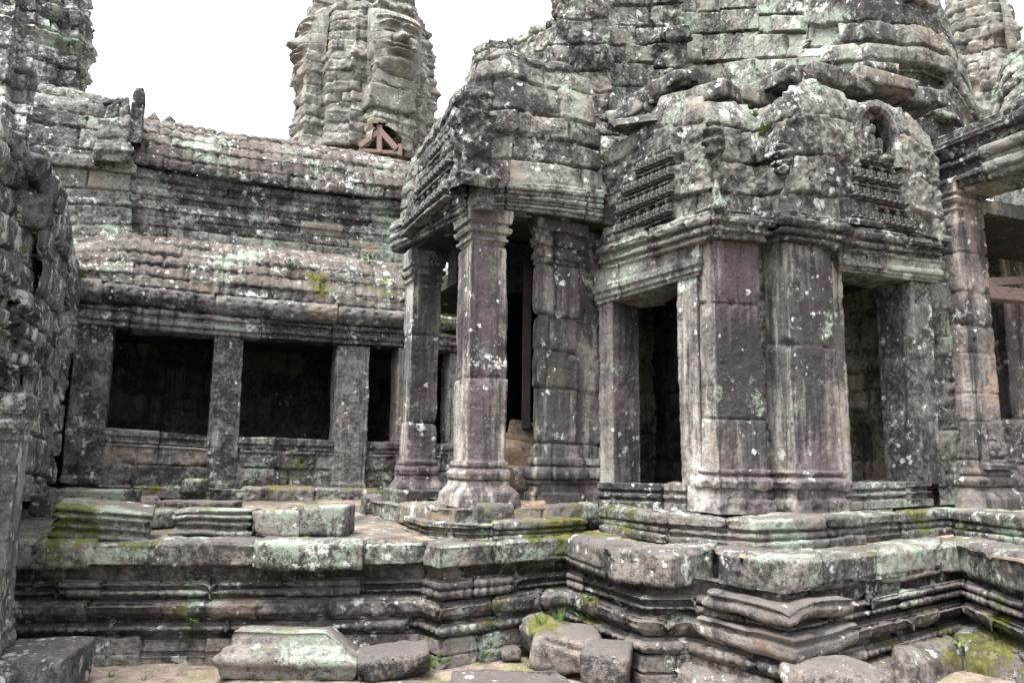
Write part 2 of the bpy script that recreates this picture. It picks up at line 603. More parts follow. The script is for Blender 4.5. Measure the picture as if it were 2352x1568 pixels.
    mm = k.math('ADD', mm, k.math('MULTIPLY', spv.outputs[0], .38))
    mmask = k.step(mm, .95 - .4 * moss, 1.10 - .36 * moss)
    c = k.mix(k.math('MULTIPLY', mmask, .9), c, k.mix(k.step(k.math('ADD', k.math('MULTIPLY', n6, .5), k.math('MULTIPLY', n25, .5)), .36, .64), (.022, .026, .008), (.135, .135, .020)))
    c = k.mix(k.math('MULTIPLY', k.math('SUBTRACT', 1.0, n80), .0), c, c)
    mu = k.n('ShaderNodeMix', data_type='RGBA', blend_type='MULTIPLY')
    mu.inputs[0].default_value = 1.0
    k.put(mu.inputs[6], c)
    mu.inputs[7].default_value = (gain, gain, gain, 1)
    k.put(k.b.inputs['Base Color'], mu.outputs[2])
    k.b.inputs['Roughness'].default_value = .93
    k.b.inputs['Specular IOR Level'].default_value = .2
    hgt = k.math('ADD', k.math('MULTIPLY', n6, .45), k.math('ADD', k.math('MULTIPLY', n25, .40), k.math('MULTIPLY', n80, .22)))
    hgt = k.math('ADD', hgt, k.math('MULTIPLY', wmask, .10))
    bp = k.n('ShaderNodeBump')
    bp.inputs['Strength'].default_value = 1.0 * bump
    bp.inputs['Distance'].default_value = .045
    k.put(bp.inputs['Height'], hgt)
    k.t.links.new(bp.outputs[0], k.b.inputs['Normal'])
    return k.m


def plain(name, a, b, sc=20, rough=.9, bump=.3, det=5, stretch=(1, 1, 1)):
    k = NT(name)
    tc = k.mapping(k.n('ShaderNodeTexCoord').outputs['Object'], stretch)
    n = k.noise(tc, sc, det, .6)
    k.put(k.b.inputs['Base Color'], k.mix(k.step(n, .3, .7), a, b))
    k.b.inputs['Roughness'].default_value = rough
    bp = k.n('ShaderNodeBump')
    bp.inputs['Strength'].default_value = bump
    bp.inputs['Distance'].default_value = .02
    k.put(bp.inputs['Height'], n)
    k.t.links.new(bp.outputs[0], k.b.inputs['Normal'])
    return k.m


M_ROOF = stone('roof_stone', mid=(.175, .160, .140), purple=(.095, .078, .070), purp=.62, green=.55, white=.60, moss=.20, streak=.25, seed=1, warmth=.1)
M_WALL = stone('wall_stone', green=.62, white=.62, moss=.12, purp=.35, streak=.45, seed=2, warmth=.15)
M_GAL = stone('gallery_stone', mid=(.235, .222, .208), green=.42, white=.55, moss=.10, purp=.5, streak=.45, seed=3, warmth=.15)
M_COL = stone('column_stone', mid=(.32, .298, .275), warm=(.37, .32, .25), purple=(.062, .048, .054), green=.34, white=.42, moss=-.2, purp=.50, streak=.85, warmth=.25, seed=4, facing=.9, pale=.9, contrast=.6, gain=.9)
M_PED = stone('pediment_stone', mid=(.25, .24, .215), green=.68, white=.66, moss=.10, purp=.35, streak=.55, seed=5, warmth=.2)
M_TOW = stone('tower_stone', mid=(.275, .268, .235), green=.80, white=.68, moss=.08, purp=.28, streak=.55, warmth=.1, seed=6, pale=.6)
M_FACE = stone('face_stone', mid=(.29, .28, .25), dark=(.11, .105, .095), green=.42, white=.35, moss=-.2, purp=.05, streak=.25, warmth=.3, seed=7, sc=.7, pale=.6, contrast=.6, bump=.6)
M_TER = stone('terrace_stone', mid=(.225, .203, .188), dark=(.05, .043, .040), warm=(.30, .21, .16), green=.42, white=.55, moss=.18, purp=.45, streak=.42, warmth=.25, seed=8)
M_COP = stone('coping_stone', mid=(.24, .218, .195), green=.78, white=.55, moss=.22, purp=.55, streak=.2, seed=9, warmth=.1)
M_FLOOR = stone('floor_stone', mid=(.29, .245, .20), warm=(.36, .27, .19), green=.2, white=.2, moss=.2, purp=.2, streak=.0, warmth=.9, seed=10)
M_LEFT = stone('left_stone', mid=(.20, .20, .205), dark=(.05, .05, .053), purple=(.09, .075, .078), green=.70, white=.92, moss=.05, purp=.3, streak=.45, warmth=-.5, seed=11)
M_ORG = stone('pillar_stone', mid=(.33, .29, .27), warm=(.40, .30, .23), green=.12, white=.45, moss=-.2, purp=.50, streak=.65, warmth=.2, orange=.6, seed=12, facing=.8, pale=.8, contrast=.6, gain=.9)
M_IN = stone('inner_stone', mid=(.12, .105, .08), dark=(.03, .027, .022), warm=(.17, .135, .09), green=.1, white=.05, moss=.1, purp=.1, streak=.6, warmth=.4, seed=13)  # stone colour darkened so the rooms look deeper in shade
M_INS = stone('shrine_inner_stone', mid=(.36, .31, .24), dark=(.07, .06, .045), warm=(.36, .28, .18), green=.15, white=.05, moss=.1, purp=.1, streak=.5, warmth=.4, seed=18)  # inner stone lightened, standing in for light bounced in at the doors
M_BLK = stone('block_stone', mid=(.25, .228, .21), green=.84, white=.45, moss=.22, purp=.55, streak=.10, seed=14, warmth=.0)
M_SLAB = stone('slab_stone', mid=(.30, .26, .238), warm=(.36, .28, .22), green=.35, white=.25, moss=.1, purp=.45, streak=.0, warmth=.3, seed=15)
M_TIMB = plain('old_timber', (.075, .050, .043), (.15, .098, .084), 6, .8, .3, 6, (1, 1, 6))
M_POST = plain('dark_post', (.018, .014, .012), (.045, .034, .03), 6, .8, .3)
M_LEAF = plain('leaf_green', (.045, .10, .016), (.10, .18, .032), 14, .6, .1)
M_GRASS = plain('grass_green', (.035, .085, .015), (.09, .17, .03), 10, .7, .1)
M_STRAW = plain('dry_leaf', (.22, .15, .11), (.36, .27, .22), 20, .9, .3)

for a_ in ((390, 1445, .20, 5.6), (350, 1440, .14, 5.6), (1305, 1400, .26, 6.1), (1255, 1440, .2, 5.9), (1330, 1360, .16, 6.0), (1960, 1500, .40, 5.6), (2120, 1500, .45, 5.9), (2260, 1530, .4, 5.5), (1160, 1420, .16, 6.0),
           (170, 1215, .30, 5.75), (300, 1228, .26, 5.7), (420, 1290, .12, 5.5), (1366, 1190, .35, 6.5), (2120, 1190, .30, 6.75), (2330, 1200, .2, 6.6), (60, 1400, .2, 5.4), (820, 1410, .18, 5.6), (1240, 1220, .14, 6.3)):
    spot(a_[0], a_[1], a_[2], moss=1.0, d=a_[3])
for a_ in ((735, 640, .30), (850, 655, .24), (905, 650, .2), (190, 1075, .34), (515, 1100, .16), (330, 1130, .2), (650, 1135, .5), (850, 1135, .5), (1020, 680, .55), (1025, 1085, .3), (205, 590, .2)):
    spot(a_[0], a_[1], a_[2], moss=.75, Y=11.35)
for a_ in ((1060, 1272, .30, 5.6), (1150, 1262, .26, 5.85), (1240, 1255, .2, 6.0), (200, 1260, .34, 5.5), (330, 1272, .24, 5.5), (640, 1270, .16, 5.5), (1480, 1270, .2, 5.1), (2100, 1290, .35, 5.7), (1800, 1235, .22, 5.6), (1450, 1200, .3, 6.1), (1110, 1205, .3, 6.1), (900, 1155, .3, 7.6),
           (1765, 640, .3, 6.4), (1765, 800, .2, 6.4), (1755, 950, .16, 6.3), (1740, 1120, .16, 6.2), (1880, 1130, .12, 6.4), (1640, 1430, .14, 4.8), (2060, 1310, .2, 5.6), (2050, 585, .3, 7.1), (1180, 290, .3, 6.5), (1480, 470, .3, 6.3)):
    spot(a_[0], a_[1], a_[2], green=1.0, d=a_[3])
for a_ in ((1740, 120, 1.0), (1850, 60, .9), (1900, 160, .7), (1700, 230, .6)):
    spot(a_[0], a_[1], a_[2], green=1.1, X=7.55)
for a_ in ((1470, 130, .6), (1560, 60, .5)):
    spot(a_[0], a_[1], a_[2], green=.9, Y=9.45)
for a_ in ((1700, 1490, .26, 4.8), (1640, 1465, .2, 4.95), (1770, 1510, .18, 4.7), (900, 1200, .5, 7.0), (1000, 1215, .3, 6.5), (1200, 1040, .5, 7.6), (1180, 1150, .3, 6.8), (590, 1325, .2, 5.5), (2270, 800, .25, 7.7), (2265, 900, .25, 7.7), (2270, 640, .2, 7.7), (1085, 1080, .10, 6.5), (1290, 860, .12, 7.0), (1350, 900, .14, 7.1), (2010, 370, .2, 7.1)):
    spot(a_[0], a_[1], a_[2], warm=1.0, d=a_[3])

# ------------------------------------------------------------------ relief features
def beads(t0, t1, period, h, ax='T'):
    def f(c):
        T = c['T']
        m = sstep(t0, t0 + .15 * (t1 - t0), T) * sstep(t1, t1 - .15 * (t1 - t0), T)
        u = (c['S'] / period) % 1.0 * 2 - 1
        v = (T - .5 * (t0 + t1)) / (.5 * (t1 - t0))
        return m * 1.15 * h * (np.sqrt(np.maximum(1 - u * u * .97 - .5 * v * v, 0)) - .5)
    return f


def carve(t0, t1, sc, h, seed=0):
    def f(c):
        m = sstep(t0, t0 + .02, c['T']) * sstep(t1, t1 - .02, c['T'])
        return m * h * np.clip(fbm(c['P'], sc, 2, seed) * 1.6, -1, 1)
    return f


def bump(x, z, cx, cz, rx, rz):
    return np.sqrt(np.maximum(1 - ((x - cx) / rx) ** 2 - ((z - cz) / rz) ** 2, 0))


def figures(lst, dep=.09):
    """little seated figures carved in relief: (s, z of the seat, height)"""
    def f(c):
        S, Z = c['S'], c['P'][..., 2]
        r = np.zeros(S.shape)
        for (s, z, h) in lst:
            m = (np.abs(S - s) < h) & (np.abs(Z - z - .5 * h) < h)
            if not m.any(): continue
            x, y = (S[m] - s) / h, (Z[m] - z) / h
            b = 0.95 * bump(x, y, 0, .84, .13, .16)
            b = np.maximum(b, .8 * bump(x, y, 0, .48, .23, .30))
            b = np.maximum(b, .7 * bump(x, y, -.23, .17, .26, .16))
            b = np.maximum(b, .7 * bump(x, y, .23, .17, .26, .16))
            b = np.maximum(b, .5 * bump(x, y, -.3, .5, .08, .22))
            b = np.maximum(b, .5 * bump(x, y, .3, .5, .08, .22))
            r[m] = np.maximum(r[m], b)
        return r * dep
    return f


def recess(s0, s1, z0, z1, dep, soft=.03):
    def f(c):
        S, Z = c['S'], c['P'][..., 2]
        return -dep * sstep(s0, s0 + soft, S) * sstep(s1, s1 - soft, S) * sstep(z0, z0 + soft, Z) * sstep(z1, z1 - soft, Z)
    return f


def arch(sc_, zc, rs, rz, dep, rim=.05):
    def f(c):
        S, Z = c['S'], c['P'][..., 2]
        q = np.sqrt(((S - sc_) / rs) ** 2 + (np.where(Z > zc, Z - zc, (Z - zc) * .35) / rz) ** 2)
        return -dep * sstep(1.0, .88, q) + rim * np.exp(-((q - 1.08) / .09) ** 2) + .02 * fbm(c['P'], 16, 2, 5) * (q < .9)
    return f


def grooves(ss, w=.008, dep=.02, t0=0, t1=1):
    def f(c):
        r = 0
        for s in ss:
            r = r - dep * np.exp(-((c['S'] - s) / w) ** 2) * ((c['T'] > t0) & (c['T'] < t1))
        return r
    return f


def ribs(period, hgt, step, sdep, t0=0.0, t1=1.0, seed=0):
    """carved roof tiles: rounded ribs up the slope, each course lapping over the one below"""
    def f(c):
        u = (c['S'] / period) % 1.0 * 2 - 1
        m = sstep(t0, t0 + .02, c['T']) * sstep(t1, t1 - .02, c['T'])
        wr = .75 + .25 * vnoise(c['P'] * 1.3, seed)
        a = (c['A'] + .025 * (1 - u * u)) / step
        saw = 1 - (a % 1.0)
        return m * wr * (hgt * (np.sqrt(np.maximum(1 - u * u * .96, 0)) - .6) + sdep * (saw - .5))
    return f


# ------------------------------------------------------------------ ground
def ground():
    xs = np.concatenate([[-400, -120, -40, -15], np.linspace(-8, 12, 260), [18, 45, 120, 400]])
    ys = np.concatenate([[-300, -90, -30, -8], np.linspace(-2, 12, 190), [20, 60, 150, 500]])
    X, Y = np.meshgrid(xs, ys, indexing='ij')
    P = np.stack([X, Y, 0 * X], -1)
    Z = .03 * fbm(P, .8, 3, 3) + .012 * fbm(P, 5, 3, 4)
    Z = Z + .10 * sstep(4.9, 3.2, Y) * sstep(2.5, 4.0, X)
    P[..., 2] = Z - .02
    k = NT('earth')
    co = k.n('ShaderNodeTexCoord').outputs['Object']
    a, b, n = k.noise(co, 1.4, 5), k.noise(co, 9, 6, .65), k.noise(co, 60, 4)
    c = k.mix(k.step(b, .35, .65), (.075, .058, .045), (.17, .132, .105))
    c = k.mix(k.math('MULTIPLY', k.step(a, .52, .66), .8), c, k.mix(n, (.05, .06, .012), (.13, .14, .03)))
    c = k.mix(k.step(n, .62, .72), c, (.42, .36, .30))
    k.put(k.b.inputs['Base Color'], c)
    k.b.inputs['Roughness'].default_value = .95
    bp = k.n('ShaderNodeBump')
    bp.inputs['Strength'].default_value = .6
    bp.inputs['Distance'].default_value = .03
    k.put(bp.inputs['Height'], k.math('ADD', b, k.math('MULTIPLY', n, .5)))
    k.t.links.new(bp.outputs[0], k.b.inputs['Normal'])
    tag(raw_mesh('ground', P.reshape(-1, 3), grid_quads(len(xs), len(ys)), k.m), kind='structure')


ground()


# ------------------------------------------------------------------ terrace
def wz(px, py, z):
    p = W(px, py, z=z)
    return p[0], p[1]


ZT = 0.85
EDGE = [wz(*p, ZT) for p in ((-90, 1240), (27, 1243), (225, 1244), (495, 1243), (718, 1248), (969, 1241), (1011, 1250), (1297, 1231),
                             (1400, 1255), (1412, 1262), (1546, 1273), (1648, 1258), (1660, 1268), (1829, 1288), (2205, 1247), (2352, 1286), (2450, 1312))]
BASE = [wz(*p, ZT) for p in ((-90, 1240), (27, 1243), (495, 1243), (969, 1241), (1011, 1250), (1297, 1231))] + \
       [wz(1470, 1334, .665), wz(1580, 1350, .62), wz(1815, 1396, .62), wz(2205, 1303, .68), wz(2352, 1350, .68), wz(2450, 1385, .68)]


def terrace():
    t = thing('stone_terrace', 'broad moulded sandstone terrace with stepped corners below the porch and doorways', 'terrace', (EDGE[7][0], EDGE[7][1], 0))
    z0, z1 = -.08, .70
    pts = [(-.08, -.01), (.06, -.01), (.062, -.03), (.075, -.03), (.077, -.015), (.175, -.02), (.18, -.08), (.194, -.08), (.196, -.03), (.214, -.03), (.216, -.008), (.226, .006), (.258, .006), (.268, -.008), (.270, -.05), (.283, -.05), (.285, -.09),
           (.300, -.09), (.302, -.05), (.316, -.05), (.318, -.03), (.330, -.03), (.332, -.012), (.350, .008), (.40, .018), (.408, .018), (.410, -.018), (.426, -.018), (.428, -.055), (.438, -.055), (.440, -.10), (.455, -.10),
           (.457, -.06), (.466, -.06), (.468, -.03), (.476, -.020), (.498, -.020), (.506, -.03), (.508, -.09), (.520, -.09), (.522, -.055), (.532, -.055), (.534, -.022), (.556, -.018), (.558, -.06), (.570, -.06), (.572, -.11), (.60, -.118),
           (.65, -.112), (.652, -.09), (.668, -.09), (.670, -.06), (.70, -.055)]
    H = z1 - z0
    T = lambda z: (z - z0) / H
    arc, acc = [], 0
    for a, b in zip(pts[:-1], pts[1:]):
        acc += math.hypot(b[0] - a[0], b[1] - a[1]); arc.append((b[0], acc))
    cz = dict(arc)
    strip('moulded_wall', [(x, y, z0, z1) for x, y in BASE], zprof(pts, z0, z1), M_TER, t, res=.0125, tres=.0085, seed=21, bl=(.28, .56),
          courses=[cz[.194], cz[.300], cz[.455], cz[.572]], jd=.03, jw=.006, off=.019, tilt=.016, rough=.008, rd=.002, rw=.012, holes=.10, chip=.05,
          feats=[beads(T(.218), T(.268), .08, .024), beads(T(.468), T(.506), .07, .016), carve(T(.60), T(.67), 22, .012, 3), carve(T(.33), T(.43), 18, .006, 4)])
    b = [np.array(q) for q in BASE[-5:-2]]
    a1 = (b[1] - b[0]) / np.linalg.norm(b[1] - b[0])
    inn = np.array([-a1[1], a1[0]])
    cc = b[1] - a1 * .33 + inn * .29
    for nm, zz, sz, sd_, mt in (('corner_slab', .575, (.72, .66, .105), 61, M_TER), ('corner_slab', .40, (.74, .68, .15), 62, M_TER)):
        o = stone_block(nm, sz, (cc[0], cc[1], zz), (.02, .015, math.atan2(a1[1], a1[0])), mt, sd_, .022, .016, res=.014, prof=[(-1, .03), (-.5, .0), (.3, .0), (.4, .03), (.7, .03), (.75, .0), (1, .0)])
        o.parent = t
        o.matrix_parent_inverse = Matrix.Translation(-t.location)
    # coping, a row of big worn slabs
    z0, z1 = .675, .85
    prof = [(0, -.16), (0, 0), (.08, .012), (.88, .01), (1, -.03), (1, -.30)]
    pth = []
    for i, (x, y) in enumerate(EDGE):
        lo = .675 if i < 5 else (.67 if i < 8 else .635)
        pth.append((x, y, lo, z1 + (.0 if i < 9 else .012)))
    strip('coping', pth, prof, M_COP, t, res=.0135, seed=22, courses=[], bl=(.30, .85), jd=.05, jw=.009, off=.026, tilt=.022, rough=.012, rd=.005, rw=.02,
          holes=.15, chip=.045, feats=[lambda c: -.02 * np.exp(-((c['T'] - .2) / .03) ** 2) * (fbm(c['P'], .9, 2, 8) > .1)])
    # the floor of the terrace
    e = np.array(EDGE)
    ee = []
    for a, b in zip(e[:-1], e[1:]):
        n = max(2, int(np.linalg.norm(b - a) / .05))
        for q in range(n): ee.append(a + (b - a) * q / n)
    ee = np.array(ee)
    bx = np.linspace(-1.6, 12.5, len(ee))
    vv = np.linspace(0, 1, 170) ** 1.1
    G = np.zeros((len(ee), len(vv), 3))
    st = .04 / np.maximum(1, 1)
    for k, v in enumerate(vv):
        G[:, k, 0] = (ee[:, 0] + .0) * (1 - v) + bx * v
        G[:, k, 1] = (ee[:, 1] + .07) * (1 - v) + 13.4 * v
    rng = np.random.default_rng(5)
    dS, dA, lS, lA, R, HW = blocks(G[..., 0] + 3, G[..., 1], 16, 14, rng, (.45, .75), (.5, 1.1), None, .06, 4)
    ej = np.minimum(dS, dA)
    G[..., 2] = .838 + .012 * fbm(G, 2.0, 3, 6) + .008 * fbm(G, 9, 2, 7) + .014 * R[..., 0] - .02 * np.exp(-(ej / .02) ** 2)
    G[:, 0, 2] -= .02
    raw_mesh('terrace_floor', G.reshape(-1, 3), grid_quads(len(ee), len(vv)), M_FLOOR, t, .5 + .5 * R[..., 1])
    # moulded steps round the porch and the doorways
    mp = [(0, 0), (.22, .01), (.26, -.035), (.34, -.035), (.38, -.012), (.5, -.012), (.54, -.04), (.62, -.04), (.66, .0), (.94, .0), (1, -.02), (1, -.5)]
    def dd(px, d, z0_, z1_):
        p = W(px, 1180, d=d)
        return (p[0], p[1], z0_, z1_)
    st1 = [dd(925, 7.0, .82, .965), dd(975, 6.36, .82, .97), dd(1078, 6.08, .83, .975), dd(1269, 6.45, .83, .975), dd(1352, 6.7, .83, .975)]
    strip('lower_step', st1, mp, M_COP, t, res=.013, seed=23, courses=[], bl=(.4, .9), jd=.03, off=.015, rough=.014, rd=.012, chip=.04)
    q1 = [dd(833, 8.6, .82, 1.03), dd(905, 7.55, .82, 1.04), dd(985, 6.52, .94, 1.07), dd(1050, 6.26, .95, 1.08), dd(1262, 6.68, .95, 1.075), dd(1370, 7.0, .95, 1.07)]
    strip('upper_step', q1, [(0, -.03), (.1, 0), (.9, .0), (1, -.03), (1, -.7)], M_COP, t, res=.014, seed=24, courses=[], bl=(.25, .6), jd=.04, off=.03, tilt=.03,
          rough=.014, rd=.008, chip=.05)
    q2 = [(*wz(1375, 1217, ZT), .84, 1.05), (*wz(1525, 1243, ZT), .84, 1.05), (*wz(1737, 1262, ZT), .84, 1.055), (*wz(1864, 1255, ZT), .84, 1.05), (*wz(2180, 1223, ZT), .84, 1.05),
          (*wz(2196, 1229, ZT), .84, 1.055), (*wz(2420, 1262, ZT), .84, 1.06)]
    strip('door_step', q2, mp, M_COP, t, res=.013, seed=25, courses=[], bl=(.45, 1.0), jd=.03, off=.014, rough=.014, rd=.01, chip=.04)
    # orange sandstone floor inside
    raw_mesh('raised_floor', [(2.5, 6.5, 1.055), (3.7, 6.9, 1.055), (4.15, 5.7, 1.035), (4.6, 5.3, 1.035), (9.5, 5.3, 1.035), (9.5, 12, 1.055), (2.5, 9.0, 1.055)],
             None, M_FLOOR, t, tris=[(0, 1, 6), (1, 2, 5), (1, 5, 6), (2, 4, 5), (2, 3, 4)], smooth=False)
    return t


terrace()


def PT(x, y, top, bot):
    return (x, y, zrow(x, y, bot), zrow(x, y, top))


def PXYZ(px, py, **pl):
    p = W(px, py, **pl)
    return (p[0], p[1], p[2])


def slab(name, x0, y0, x1, y1, z, th, mat, parent):
    v = [(x, y, zz) for zz in (z, z + th) for (x, y) in ((x0, y0), (x1, y0), (x1, y1), (x0, y1))]
    q = [(3, 2, 1, 0), (4, 5, 6, 7), (0, 1, 5, 4), (1, 2, 6, 5), (2, 3, 7, 6), (3, 0, 4, 7)]
    return raw_mesh(name, v, q, mat, parent, smooth=False)


def beam_between(name, a, b, th_, mat, parent, depth=None):
    a, b = Vector(a), Vector(b)
    d = (b - a)
    L = d.length
    x = d.normalized()
    fv = Vector((FH[0], FH[1], 0))
    z = x.cross(fv).normalized()
    y = z.cross(x)
    h, k = th_ / 2, (depth or th_) / 2
    vs = []
    for sx in (0, L):
        for (p, q) in ((-1, -1), (1, -1), (1, 1), (-1, 1)):
            vs.append(a + x * sx + y * (p * k) + z * (q * h))
    qs = [(0, 1, 2, 3), (7, 6, 5, 4), (0, 4, 5, 1), (1, 5, 6, 2), (2, 6, 7, 3), (3, 7, 4, 0)]
    o = raw_mesh(name, [tuple(v) for v in vs], qs, mat, parent, smooth=False)
    bv = o.modifiers.new('bevel', 'BEVEL')
    bv.width = th_ * .08
    bv.segments = 2
    return o


# ------------------------------------------------------------------ pillars
def ball():
    bm = bmesh.new()
    bmesh.ops.create_icosphere(bm, subdivisions=2, radius=1)
    v = np.array([q.co[:] for q in bm.verts])
    f = np.array([[q.index for q in p.verts] for p in bm.faces])
    bm.free()
    return v, f


BALL_V, BALL_F = ball()
FIG_MESH = []


def figure_mesh():
    vs, fs = [], []
    for c, r in (((0, -.05, .80), (.115, .13, .135)), ((0, 0, .96), (.075, .08, .10)), ((0, 0, .48), (.16, .16, .26)), ((0, 0, .63), (.23, .13, .08)), ((-.25, -.04, .50), (.06, .09, .19)), ((.25, -.04, .50), (.06, .09, .19)),
                 ((-.20, -.12, .17), (.23, .20, .10)), ((.20, -.12, .17), (.23, .20, .10)), ((0, -.18, .30), (.13, .08, .06)), ((0, 0, .02), (.40, .22, .06))):
        fs.append(BALL_F + sum(len(q) for q in vs))
        P = BALL_V * np.array(r) + np.array(c)
        vs.append(P + .018 * np.stack([fbm(P * 9 + k * 3, 1.0, 2, 7) for k in range(3)], -1))
    return np.concatenate(vs), np.concatenate(fs)


def relief_figure(parent, x, y, z, h, n, mat, out=.02):
    if not FIG_MESH:
        v, f = figure_mesh()
        o = raw_mesh('relief_figure', v, None, mat, None, np.full(len(v), .5), tris=f)
        FIG_MESH.append(o.data)
    else:
        o = bpy.data.objects.new('relief_figure', FIG_MESH[0])
        COL.objects.link(o)
    o.location = (x + n[0] * out, y + n[1] * out, z)
    o.rotation_euler = (0, 0, math.atan2(n[0], -n[1]))
    o.scale = (h, h * 1.15, h)
    o.parent = parent
    o.matrix_parent_inverse = Matrix.Translation(-parent.location)
    return o


def shelf(parent, a, b, th, dep, n, mat, seed):
    a, b = np.array(a), np.array(b)
    c = (a + b) / 2
    L = np.linalg.norm(b[:2] - a[:2])
    pitch = math.atan2(b[2] - a[2], L)
    o = stone_block('relief_ledge', (L, dep, th), (c[0] + n[0] * .02, c[1] + n[1] * .02, c[2]), (0, -pitch, math.atan2(b[1] - a[1], b[0] - a[0])), mat, seed, .012, .008, res=.015)
    o.parent = parent
    o.matrix_parent_inverse = Matrix.Translation(-parent.location)


def sq_pillar(name, px_l, x0, y0, x1, y1, z0, z1, mat, parent, seed, base=.42, cap=.30, lean=(0, 0), spread=.085, ch=(.7, 1.3)):
    H = z1 - z0
    t = lambda m: m / H
    c = lambda m: 1 - m / H
    pr = [(0, spread + .03), (t(.10), spread + .02), (t(.17), spread * .5), (t(.20), spread * .45), (t(.205), spread * .25), (t(.22), spread * .25), (t(.225), spread * .5), (t(.27), spread * .65), (t(.30), spread * .4),
          (t(.305), spread * .2), (t(.325), spread * .2), (t(.33), spread * .35), (t(.36), spread * .35), (t(.365), spread * .12), (t(.385), .0), (t(.44), 0)]
    pr += [(c(cap + .03), 0), (c(cap), .0), (c(cap - .01), .022), (c(cap - .04), .022), (c(cap - .045), .005), (c(cap - .075), .005), (c(cap - .08), .03), (c(cap - .12), .045), (c(cap - .14), .03),
           (c(cap - .145), .015), (c(cap - .165), .015), (c(cap - .17), .04), (c(.02), .05), (1, .04), (1, -.12)]
    path = boxpath(x0, y0, x1, y1, z0, z1)
    return strip(name, path, pr, mat, parent, res=.0125, seed=seed, ch=ch, bl=(2.5, 3.5), jd=.014, jw=.006, off=.006, tilt=.004, rough=.009, rd=.006, rw=.01, holes=.5, closed=True,
                 lean=lean, chip=.03, wob=.01)


